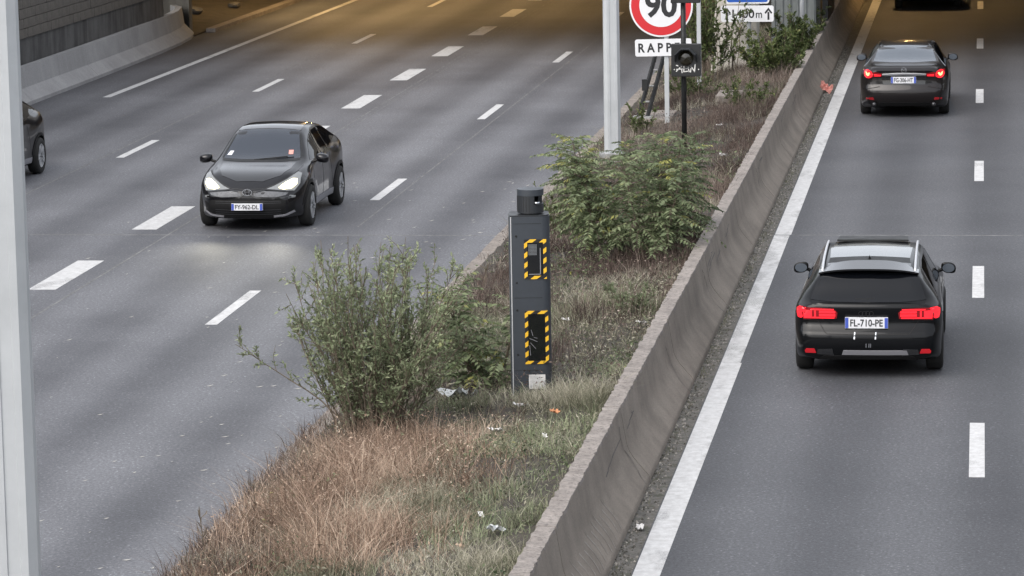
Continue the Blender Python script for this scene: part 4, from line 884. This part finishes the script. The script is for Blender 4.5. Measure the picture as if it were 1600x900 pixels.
for e_ in (-1, 1): c.patch('tail_lamp', [(e_*.62, .86), (e_*.86, .86), (e_*.86, 1.02), (e_*.62, 1.0)], 'rear', M['tail'], off=.01)
window_set(c, [[(-1.6, 1.1), (-1.35, 1.5), (0, 1.55), (0, 1.1)]], M['glass'])

# ------------------------------------------------------------------ vegetation
def leaf_mesh(name, P, D, ln, wd, tone, mat, parent, fold=.35, rngl=rng):
    """folded four-cornered leaves: P base points, D directions (n,3)"""
    n = len(P); D = D/np.linalg.norm(D, axis=1, keepdims=True)
    rv = rngl.normal(0, 1, (n, 3))*.6+np.array([0, 0, 1.0]); Sx = np.cross(D, rv); Sx /= np.linalg.norm(Sx, axis=1, keepdims=True)+1e-9; N = np.cross(Sx, D)
    ln = np.broadcast_to(ln, n)[:, None]; wd = np.broadcast_to(wd, n)[:, None]
    a = P; b = P+D*ln*.45+Sx*wd/2+N*wd*fold*.5; c_ = P+D*ln-N*ln*.08; d = P+D*ln*.45-Sx*wd/2+N*wd*fold*.5
    V = np.stack([a, b, c_, d], 1).reshape(-1, 3); i = np.arange(n)*4
    F = np.concatenate([np.stack([i, i+1, i+2], 1), np.stack([i, i+2, i+3], 1)])
    o = np_mesh(name, V, F, np.repeat(tone, 4), mat, parent); return o

def grow(p, d, ln, n, bend, up, jit):
    pts = [np.array(p, float)]; d = np.array(d, float); d /= np.linalg.norm(d)
    for i in range(n):
        d = d+rng.normal(0, jit, 3)+np.array([0, 0, up])+bend; d /= np.linalg.norm(d); pts.append(pts[-1]+d*ln/n)
    return np.array(pts)

def twiggy_shrub(name, base, n_stem, hgt, spread, label, leaf_mat, leaves=16, leaf=(.055, .017), twigs=9, lean=(0, 0), bare=.30, up=.02, tone_bias=0, rbase=.16, stem_r=.011):
    global rng; rng = np.random.default_rng(int(abs(base[0])*1000+abs(base[1])*77))
    e = empty(name, (base[0], base[1], base[2])); tag(e, label, 'shrub'); st = MB(); LP = []; LD = []; TT = []
    for k in range(n_stem):
        a = rng.uniform(0, 2*math.pi); t_ = math.sqrt(rng.uniform(0, 1)); d = np.array([math.cos(a)*spread*t_+lean[0], math.sin(a)*spread*t_*.8+lean[1], 1.0])+rng.normal(0, .09, 3)
        ln = hgt*rng.uniform(.45, 1.05)*(1.08-.18*t_)*math.sqrt(1+spread*spread*t_*t_*.5); pts = grow((math.cos(a)*rbase*rng.uniform(.2, 1), math.sin(a)*rbase*rng.uniform(.2, 1), -.06), d, ln, 10, 0, up, .085)
        st.tube(pts, np.linspace(stem_r*rng.uniform(.7, 1.2), .003, 11), 4, False); tb = rng.uniform(-.16, .16)
        for j in range(twigs):
            u = rng.uniform(bare, .98); i = int(u*10); q = pts[i]+(pts[min(i+1, 10)]-pts[i])*(u*10-i); ax = pts[min(i+1, 10)]-pts[max(i-1, 0)]
            dd = ax/np.linalg.norm(ax)+rng.normal(0, .55, 3); tl = rng.uniform(.16, .42)*(1.15-u*.6)*hgt/2.1; tp = grow(q, dd, tl, 4, 0, .06, .1)
            st.tube(tp, np.linspace(.0045, .002, 5), 3, False); m_ = int(leaves*rng.uniform(.6, 1.3))
            s_ = rng.uniform(.1, 1, m_); ii = np.minimum((s_*4).astype(int), 3); LP.append(tp[ii]+(tp[ii+1]-tp[ii])*(s_*4-ii)[:, None]+rng.normal(0, .006, (m_, 3)))
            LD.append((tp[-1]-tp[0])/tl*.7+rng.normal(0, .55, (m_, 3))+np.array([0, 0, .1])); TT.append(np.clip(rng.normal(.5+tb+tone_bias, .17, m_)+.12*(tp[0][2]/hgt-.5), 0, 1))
        m_ = int(leaves*1.2); s_ = rng.uniform(.35, 1, m_); ii = np.minimum((s_*10).astype(int), 9); LP.append(pts[ii]+(pts[ii+1]-pts[ii])*(s_*10-ii)[:, None]); LD.append(rng.normal(0, .7, (m_, 3))+np.array([0, 0, .6])); TT.append(np.clip(rng.normal(.55+tb+tone_bias, .15, m_), 0, 1))
    st.build('stems', M['bark'], e); P = np.concatenate(LP); sz = rng.uniform(.55, 1.45, len(P))
    tag(leaf_mesh('foliage', P, np.concatenate(LD), leaf[0]*sz, leaf[1]*sz, np.concatenate(TT), leaf_mat, e), kind='stuff'); return e

def pinnate_plant(name, base, stems, hgt, n_leaf, label, mat, rach=.48, leaflet=(.115, .042), pairs=9, from_=.3, lean=(0, 0), spread=.25, tone=0, droop=.5):
    global rng; rng = np.random.default_rng(int(abs(base[0])*1000+abs(base[1])*77))
    e = empty(name, base); tag(e, label, 'sapling'); st = MB(); LP = []; LD = []; TT = []; LS = []
    for k in range(stems):
        a = rng.uniform(0, 6.28); pts = grow((.1*math.cos(a)*(stems > 1), .1*math.sin(a)*(stems > 1), -.06), (spread*math.cos(a)*(stems > 1)+lean[0], spread*math.sin(a)*(stems > 1)+lean[1], 1), hgt*rng.uniform(.8, 1.0) if k else hgt, 10, 0, .02, .03)
        st.tube(pts, np.linspace(.019, .006, 11), 6, False)
        for j in range(n_leaf):
            u = from_+(1-from_)*(j+rng.uniform(0, .8))/n_leaf; u = min(u, .995); i = int(u*10); q = pts[i]+(pts[min(i+1, 10)]-pts[i])*(u*10-i); az = j*2.4+rng.uniform(-.4, .4); el = .25+.75*u**2
            rl = rach*rng.uniform(.7, 1.2)*(1.15-.45*u); rp = grow(q, (math.cos(az), math.sin(az), el), rl, 6, np.array([0, 0, -.16*droop*2]), 0, .05)
            st.tube(rp, np.linspace(.005, .0015, 7), 3, False); tb = rng.normal(.5+tone, .17); yel = rng.uniform() < .025
            for s_ in np.linspace(.2, 1, pairs):
                ii = min(int(s_*6), 5); pp = rp[ii]+(rp[ii+1]-rp[ii])*(s_*6-ii); ax = rp[ii+1]-rp[ii]; ax /= np.linalg.norm(ax); sd_ = np.cross(ax, [0, 0, 1]); sd_ /= np.linalg.norm(sd_)+1e-6
                for e_ in (-1, 1):
                    LP.append(pp); LD.append(sd_*e_+ax*.45+np.array([0, 0, -.28])+rng.normal(0, .16, 3)); TT.append(np.clip((1.0 if yel else tb)+rng.normal(0, .08), 0, 1)); LS.append(rng.uniform(.75, 1.15)*(1 if s_ < .8 else .75)*(rl/rach)**.5)
    st.build('stems', M['bark'], e); LS = np.array(LS)
    tag(leaf_mesh('foliage', np.array(LP), np.array(LD), leaflet[0]*LS, leaflet[1]*LS, np.array(TT), mat, e), kind='stuff'); return e

def gz(x, y): return float(soil_z(x, y))
def on(x, y): return (x, y, gz(x, y)-.01)
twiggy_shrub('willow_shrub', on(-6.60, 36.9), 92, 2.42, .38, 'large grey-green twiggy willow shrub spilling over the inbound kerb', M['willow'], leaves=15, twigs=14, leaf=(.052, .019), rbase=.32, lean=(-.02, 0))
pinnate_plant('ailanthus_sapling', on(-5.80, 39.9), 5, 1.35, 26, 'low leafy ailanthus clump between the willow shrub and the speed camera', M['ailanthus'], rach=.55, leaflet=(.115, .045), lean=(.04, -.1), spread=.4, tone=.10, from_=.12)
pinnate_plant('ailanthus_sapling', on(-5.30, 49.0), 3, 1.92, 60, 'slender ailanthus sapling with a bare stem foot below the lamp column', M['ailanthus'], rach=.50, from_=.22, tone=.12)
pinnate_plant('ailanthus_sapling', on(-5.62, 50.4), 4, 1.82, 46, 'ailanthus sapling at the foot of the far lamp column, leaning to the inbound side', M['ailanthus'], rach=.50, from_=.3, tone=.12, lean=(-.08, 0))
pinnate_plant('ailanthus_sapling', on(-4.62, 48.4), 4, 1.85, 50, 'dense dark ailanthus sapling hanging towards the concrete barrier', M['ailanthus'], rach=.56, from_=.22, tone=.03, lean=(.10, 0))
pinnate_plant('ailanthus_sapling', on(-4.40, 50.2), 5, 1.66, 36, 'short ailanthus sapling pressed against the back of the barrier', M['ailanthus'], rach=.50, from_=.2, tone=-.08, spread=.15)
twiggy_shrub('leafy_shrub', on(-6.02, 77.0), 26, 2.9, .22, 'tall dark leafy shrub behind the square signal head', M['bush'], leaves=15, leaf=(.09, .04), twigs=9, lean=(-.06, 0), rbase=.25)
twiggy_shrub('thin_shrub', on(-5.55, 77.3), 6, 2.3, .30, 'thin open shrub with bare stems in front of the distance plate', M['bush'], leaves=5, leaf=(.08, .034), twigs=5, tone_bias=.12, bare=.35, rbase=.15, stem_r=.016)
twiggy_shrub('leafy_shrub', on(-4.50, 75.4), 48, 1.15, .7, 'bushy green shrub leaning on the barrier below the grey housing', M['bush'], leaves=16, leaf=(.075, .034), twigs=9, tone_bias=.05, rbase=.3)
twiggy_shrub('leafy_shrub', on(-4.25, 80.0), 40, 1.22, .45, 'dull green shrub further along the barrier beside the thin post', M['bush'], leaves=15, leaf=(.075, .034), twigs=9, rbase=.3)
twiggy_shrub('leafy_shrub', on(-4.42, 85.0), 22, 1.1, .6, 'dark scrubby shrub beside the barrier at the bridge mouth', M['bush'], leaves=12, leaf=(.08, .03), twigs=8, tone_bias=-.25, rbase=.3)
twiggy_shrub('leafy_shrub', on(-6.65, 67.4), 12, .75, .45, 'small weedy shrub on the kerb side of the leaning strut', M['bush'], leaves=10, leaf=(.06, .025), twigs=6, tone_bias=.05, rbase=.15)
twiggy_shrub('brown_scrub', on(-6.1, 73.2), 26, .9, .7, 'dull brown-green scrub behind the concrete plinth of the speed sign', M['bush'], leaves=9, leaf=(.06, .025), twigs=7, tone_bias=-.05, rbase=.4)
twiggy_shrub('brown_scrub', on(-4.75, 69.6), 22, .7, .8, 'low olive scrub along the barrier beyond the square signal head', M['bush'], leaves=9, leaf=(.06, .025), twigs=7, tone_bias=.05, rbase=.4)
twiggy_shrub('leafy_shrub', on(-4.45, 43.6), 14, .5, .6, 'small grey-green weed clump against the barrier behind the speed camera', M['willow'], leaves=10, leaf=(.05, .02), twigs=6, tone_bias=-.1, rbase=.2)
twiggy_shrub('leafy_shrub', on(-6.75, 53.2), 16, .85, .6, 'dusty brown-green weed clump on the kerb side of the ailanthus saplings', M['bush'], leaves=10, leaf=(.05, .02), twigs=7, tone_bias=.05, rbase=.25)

def blades(name, X, Y, h, wd, lean, tone, mat, Z=None, curve=.25):
    n = len(X); Z = soil_z(X, Y)-.02 if Z is None else Z; a = rng.uniform(0, 6.283, n); b = rng.uniform(0, 6.283, n); B = np.stack([X, Y, Z], 1)
    L_ = np.stack([np.cos(a)*lean, np.sin(a)*lean, np.ones(n)], 1); S_ = np.stack([np.cos(b), np.sin(b)*.5, np.zeros(n)], 1)*(wd/2)[:, None]
    mid = B+L_*(h*.5)[:, None]; tip = B+L_*h[:, None]*np.array([1+curve, 1+curve, .95])+np.stack([np.cos(a), np.sin(a), -.3*np.ones(n)], 1)*(h*lean*curve)[:, None]
    V = np.stack([B-S_, B+S_, mid+S_*.8, mid-S_*.8, tip+S_*.25], 1).reshape(-1, 3); i = np.arange(n)*5
    F = np.concatenate([np.stack([i, i+1, i+2], 1), np.stack([i, i+2, i+3], 1), np.stack([i+3, i+2, i+4], 1)])
    return np_mesh(name, V, F, np.repeat(np.clip(tone, 0, 1), 5), mat)
def field(n, x0, x1, y0, y1, dens):
    X = rng.uniform(x0, x1, n*4); Y = rng.uniform(y0, y1, n*4); k = rng.uniform(0, 1, n*4) < dens(X, Y); return X[k][:n], Y[k][:n]
def blob(X, Y, cx_, cy_, rx, ry): return np.exp(-((X-cx_)/rx)**2-((Y-cy_)/ry)**2)
_lat = rng.uniform(0, 1, (256, 256))
def vn(X, Y, f, k=0):
    tot = 0; amp = .6; nrm = 0
    for o_ in range(3):
        x = np.asarray(X)*f+17.3*k+40; y = np.asarray(Y)*f+9.1*k; i = np.floor(x).astype(int); j = np.floor(y).astype(int); u = x-i; v = y-j; u = u*u*(3-2*u); v = v*v*(3-2*v)
        g = lambda a, b: _lat[a % 256, b % 256]
        tot = tot+amp*((g(i, j)*(1-u)+g(i+1, j)*u)*(1-v)+(g(i, j+1)*(1-u)+g(i+1, j+1)*u)*v); nrm += amp; amp *= .5; f = f*2.1; k += 3
    return np.clip((tot/nrm-.5)*2.0+.5, 0, 1)
def clump(X, Y, f=1.0): return vn(X, Y, 1.6*f, 5)
def grass(name, n, box, dens, hgt, wd, lean, tone, mat, label, cat='grass', tuft=1):
    X, Y = field(n//tuft, *box, dens)
    if tuft > 1:
        k = len(X); X = np.repeat(X, tuft)+rng.normal(0, .028, k*tuft); Y = np.repeat(Y, tuft)+rng.normal(0, .035, k*tuft); hs = np.repeat(rng.uniform(.6, 1.25, k), tuft); ts = np.repeat(rng.normal(0, .16, k), tuft)
        ok = (X > -7.64) & (X < -4.03); X, Y, hs, ts = X[ok], Y[ok], hs[ok], ts[ok]
    else: hs = 1; ts = 0
    m_ = len(X); h = hgt(X, Y)*rng.uniform(.35, 1.1, m_)*hs
    tag(blades(name, X, Y, h, rng.uniform(*wd, m_), rng.uniform(*lean, m_)**1.3, tone(X, Y)+ts+rng.normal(0, .20, m_), mat), label, cat, kind='stuff')
# russet dry grass: the big patch below the willow
grass('russet_grass', 23000, (-7.46, -4.5, 27.5, 37.4), lambda X, Y: np.clip(1.35*blob(X, Y, -6.35, 33.5, .92, 2.9), 0, 1)*(.25+.75*vn(X, Y, 1.8, 1)), lambda X, Y: .14+.66*vn(X, Y, 1.1, 2)*(.45+.7*blob(X, Y, -6.3, 33.4, .9, 2.6)), (.0035, .0075), (.03, 1.15), lambda X, Y: .12+.72*vn(X, Y, 1.5, 3), M['dry'], 'patch of tall russet dry grass below the willow shrub', tuft=5)
# grey-green grass: in front of the camera mast and along the barrier
grass('pale_grass', 60000, (-7.45, -4.03, 26.5, 48), lambda X, Y: np.clip(.22+.95*blob(X, Y, -4.9, 34.0, 1.15, 5.5)-1.0*blob(X, Y, -4.75, 40.9, .5, 2.2), .03, 1)*np.clip(vn(X, Y, 1.5, 4)*1.6-.3, .04, 1), lambda X, Y: .05+.27*vn(X, Y, 1.2, 6)**1.3, (.004, .008), (.1, 1.1), lambda X, Y: .08+.80*vn(X, Y, 1.0, 7), M['pale'], 'dull grey-green grass on the median in front of the speed camera', tuft=6)
grass('green_grass', 15000, (-7.3, -4.03, 27, 46), lambda X, Y: np.clip(vn(X, Y, .9, 11)*2.2-1.0, 0, 1)*(.3+.7*vn(X, Y, 2.5, 12)), lambda X, Y: .06+.22*vn(X, Y, 1.2, 13), (.005, .009), (.1, .9), lambda X, Y: .25+.5*vn(X, Y, 2.0, 14), M['willow'], 'scattered fresh green weeds among the dull grass of the near median', 'weeds', tuft=5)
# dead brown weeds: the far median
grass('dead_weeds', 66000, (-7.42, -4.03, 37.5, 88), lambda X, Y: np.clip(vn(X, Y, .8, 20)*1.8-.35, .04, 1)*np.where(X < -7.2, .25, 1)*np.where(Y < 46, np.clip((Y-37.5)/6, .25, 1), 1)*np.where((Y < 45) & (X > -5.0), .35, 1), lambda X, Y: (.08+.55*vn(X, Y, .9, 21)**1.4)*np.where(X < -6.7, .75, 1)*np.where(Y > 62, .8, 1.0), (.004, .009), (.04, .75), lambda X, Y: .02+.75*vn(X, Y, .55, 22)-.08*(Y > 56), M['dead'], 'dry brown dead weeds covering the median behind the speed camera', 'weeds', tuft=5)
grass('straw_grass', 22000, (-7.4, -4.03, 39, 90), lambda X, Y: np.clip(vn(X, Y, .7, 30)*2.0-.75, 0, 1), lambda X, Y: .06+.30*vn(X, Y, 1.0, 31), (.004, .009), (.1, 1.0), lambda X, Y: .25+.6*vn(X, Y, .8, 32), M['pale'], 'straw coloured grass tufts among the dead weeds of the far median', tuft=6)
# darker low weeds along the inbound kerb
grass('kerb_weeds', 16000, (-7.62, -6.55, 27, 58), lambda X, Y: (.2+.8*vn(X, Y, 1.4, 40))*np.where((Y > 40.5) & (X < -7.15), .05, 1)*np.where(Y < 40, 1.6, .8), lambda X, Y: .06+.30*vn(X, Y, 1.3, 41), (.004, .009), (.1, .9), lambda X, Y: .1+.5*vn(X, Y, 1.5, 42), M['dead'], 'brown weeds fringing the inbound kerb', 'weeds', tuft=4)
def litter_leaves(name, n, box, dens, zmax, size, tone, mat, label, cat='weeds'):
    X, Y = field(n, *box, dens); m_ = len(X); P = np.stack([X, Y, soil_z(X, Y)+zmax(X, Y)*rng.uniform(0, 1, m_)**1.5], 1); D = rng.normal(0, 1, (m_, 3)); D[:, 2] *= .6; sz = rng.uniform(.5, 1.5, m_)
    tag(leaf_mesh(name, P, D, size[0]*sz, size[1]*sz, np.clip(tone(X, Y)+rng.normal(0, .2, m_), 0, 1), mat, None), label, cat, kind='stuff')
litter_leaves('low_weeds', 16000, (-7.3, -4.05, 26.5, 47), lambda X, Y: np.clip(vn(X, Y, 1.3, 50)*2-.5, 0, 1)*(1-.6*blob(X, Y, -6.3, 33.4, 1.0, 3)), lambda X, Y: .04+.22*vn(X, Y, 1.7, 51), (.042, .016), lambda X, Y: .15+.6*vn(X, Y, 1.2, 52), M['pale'], 'small broad-leaved weeds mixed through the near grass')
litter_leaves('green_weeds', 7000, (-7.3, -4.05, 27, 60), lambda X, Y: np.clip(vn(X, Y, 1.0, 60)*3-1.7, 0, 1), lambda X, Y: .05+.22*vn(X, Y, 1.7, 61), (.045, .022), lambda X, Y: .1+.5*vn(X, Y, 1.2, 62), M['ailanthus'], 'green broad-leaved weeds dotted over the median')
litter_leaves('dry_leaves', 22000, (-7.25, -4.05, 38, 84), lambda X, Y: np.clip(vn(X, Y, .9, 70)*2-.4, .05, 1), lambda X, Y: .04+.40*vn(X, Y, 1.1, 71), (.035, .016), lambda X, Y: .1+.6*vn(X, Y, .8, 72), M['dead'], 'dry curled leaves and seed heads among the dead weeds')
litter_leaves('seed_heads', 9000, (-7.4, -4.9, 28, 37), lambda X, Y: np.clip(1.2*blob(X, Y, -6.3, 33.4, 1.0, 2.8), 0, 1)*(.3+.7*vn(X, Y, 1.8, 1)), lambda X, Y: .12+.45*vn(X, Y, 1.1, 2), (.030, .010), lambda X, Y: .3+.5*vn(X, Y, 1.4, 81), M['dry'], 'pale seed heads on the russet dry grass')
# dry branching weed stalks standing out of the grass
def stalk(x, y, h_, label):
    m = MB(); p = grow((0, 0, -.03), (rng.normal(0, .15), rng.normal(0, .15), 1), h_, 6, 0, 0, .06); m.tube(p, np.linspace(.009, .004, 7), 4, False)
    for k in range(14):
        i = rng.integers(2, 6); q = grow(p[i], (rng.normal(0, .6), rng.normal(0, .6), .8), h_*.22, 3, 0, .1, .1); m.tube(q, [.004, .004, .006, .004], 3, False)
    o = m.build('weed_stalk', M['black_steel'] if False else M['bark']); o.location = on(x, y); tag(o, label, 'plant', 'dry weed stalks')
stalk(-5.32, 36.9, .36, 'dark upright weed stalk in the grass in front of the speed camera')
stalk(-7.35, 31.7, .55, 'dry branching weed stalk leaning over the kerb low in the picture')
stalk(-7.25, 33.4, .48, 'thin dark weed stalk on the kerb beside the russet grass')
stalk(-6.95, 47.5, .55, 'bare weed stalk standing on the kerb behind the willow shrub')

# ------------------------------------------------------------------ litter
def scrap(x, y, z, sx, sy, mat, label, name='paper_scrap', cat='litter', crump=.35, rz=0, tilt=.2):
    bm = bmesh.new(); bmesh.ops.create_grid(bm, x_segments=6, y_segments=6, size=.5)
    for v in bm.verts:
        r_ = 1+random.uniform(-.18, .1); v.co.x *= sx*r_; v.co.y *= sy*r_; v.co.z = random.uniform(-1, 1)*crump*min(sx, sy)*.5+abs(v.co.x)*.25
    me = bpy.data.meshes.new(name); bm.to_mesh(me); bm.free()
    sm = bpy.data.objects.new(name, me); C.objects.link(sm); me.materials.append(mat); sm.location = (x, y, z); sm.rotation_euler = (tilt, tilt*.5, rz)
    md = sm.modifiers.new('thickness', 'SOLIDIFY'); md.thickness = .002
    tag(sm, label, cat, 'litter on the median'); return sm
def sz_(x, y): return gz(x, y)+.07
for x, y, a, b, mt, lab, nm in (
    (-5.13, 37.9, .13, .13, 'white_flat', 'crumpled white paper in the grass at the foot of the speed camera', 'paper_scrap'),
    (-5.22, 36.6, .20, .12, 'white_flat', 'flat white strip of paper lying in grass before the speed camera', 'paper_scrap'),
    (-4.66, 37.25, .10, .10, 'orange', 'small orange wrapper in the grass near the barrier', 'wrapper'),
    (-4.73, 32.0, .05, .13, 'white_flat', 'narrow white scrap in the grass low beside the barrier', 'paper_scrap'),
    (-4.48, 31.25, .17, .18, 'plastic', 'crumpled clear plastic bag in the grass against the barrier', 'plastic_bag'),
    (-4.72, 30.6, .08, .08, 'beige', 'small beige scrap at the bottom of the grass', 'paper_scrap'),
    (-4.22, 42.6, .13, .13, 'white_flat', 'white scrap caught against the barrier behind the speed camera', 'paper_scrap'),
    (-5.28, 43.5, .10, .08, 'white_flat', 'tiny white scrap among dead weeds beside the turret', 'paper_scrap'),
    (-4.53, 61.0, .17, .16, 'white_flat', 'white paper among dead weeds beyond the ailanthus saplings', 'paper_scrap'),
    (-5.98, 38.9, .32, .40, 'plastic', 'pale plastic sheet half hidden behind the willow shrub', 'plastic_sheet'),
    (-4.6, 35.9, .05, .12, 'white_flat', 'white sliver of paper leaning by the barrier cap', 'paper_scrap'),
    (-5.0, 66.3, .10, .10, 'white_flat', 'white speck of paper near the signal post foot', 'paper_scrap'),
    (-6.55, 62.2, .10, .09, 'white_flat', 'white speck of paper beside the far lamp column', 'paper_scrap')):
    scrap(x, y, sz_(x, y), a, b, M[mt], lab, nm, rz=random.uniform(0, 3))
o = scrap(-3.46, 77.9, .10, .30, .26, M['pink'], 'pink plastic scrap lying in the gutter beside the white edge line', 'plastic_scrap', crump=.6, tilt=.6)
o = scrap(-3.40, 34.0, .03, .08, .14, M['white_flat'], 'dirty white scrap in the gutter at the barrier foot', 'paper_scrap', tilt=.1)
# pale flecks of leaf and grit on the inbound lanes, grit in the gutter
n = 190; X = rng.uniform(-14.5, -7.7, n); Y = rng.uniform(27, 62, n); X = np.where(rng.uniform(0, 1, n) < .6, -7.7-np.abs(rng.normal(0, 1.7, n)), X)
ang = rng.normal(0, .5, n); ln = rng.uniform(.015, .055, n); D = np.stack([np.cos(ang)*ln, np.sin(ang)*ln, np.zeros(n)], 1); E_ = np.stack([-np.sin(ang), np.cos(ang), np.zeros(n)], 1)*(.006+.012*rng.uniform(0, 1, n))[:, None]
B = np.stack([X, Y, np.full(n, .006)], 1); V = np.stack([B-D, B-E_, B+D+[0, 0, .012], B+E_], 1).reshape(-1, 3); i = np.arange(n)*4
tag(np_mesh('road_flecks', V, np.stack([i, i+1, i+2, i+3], 1), np.repeat(rng.uniform(.7, 1, n), 4), mat_leaf('pale_flecks', [(0, (.2, .19, .16)), (1, (.46, .45, .42))], .8, 0)), 'pale leaf flecks scattered over the inbound lanes', 'litter', kind='stuff')
n = 5200; X = -3.53+np.abs(rng.normal(0, .11, n)); Y = rng.uniform(26, 90, n); k = X < -3.31; X, Y = X[k], Y[k]; n = len(X); s_ = rng.uniform(.006, .022, n); B = np.stack([X, Y, np.full(n, -.012)], 1); a = rng.uniform(0, 6.28, n)
U = np.stack([np.cos(a), np.sin(a), np.zeros(n)], 1)*s_[:, None]; W = np.stack([-np.sin(a), np.cos(a), np.zeros(n)], 1)*s_[:, None]*.7; T_ = np.array([0, 0, 1])*s_[:, None]*.9
V = np.stack([B+U, B+W, B-U, B-W, B+T_], 1).reshape(-1, 3); i = np.arange(n)*5; F = np.concatenate([np.stack([i+a_, i+b_, i+4], 1) for a_, b_ in ((0, 1), (1, 2), (2, 3), (3, 0))])
tag(np_mesh('gutter_grit', V, F, np.repeat(rng.uniform(0, 1, n), 5), mat_leaf('grit', [(0, (.04, .038, .03)), (.6, (.13, .12, .105)), (1, (.34, .32, .29))], .9, 0)), 'grit and gravel gathered in the gutter at the barrier foot', 'gravel', kind='stuff')
n = 2600; X = -3.50+np.abs(rng.normal(0, .07, n)); Y = rng.uniform(26, 75, n); k = (clump(X*0, Y, 1.1) > .55) & (X < -3.3); X, Y = X[k], Y[k]
tag(blades('gutter_weeds', X, Y, rng.uniform(.02, .07, len(X)), rng.uniform(.004, .008, len(X)), rng.uniform(.2, .9, len(X)), rng.normal(.3, .15, len(X)), M['pale'], Z=np.full(len(X), -.015)), 'tiny weeds rooted in the gutter along the barrier foot', 'weeds', kind='stuff')
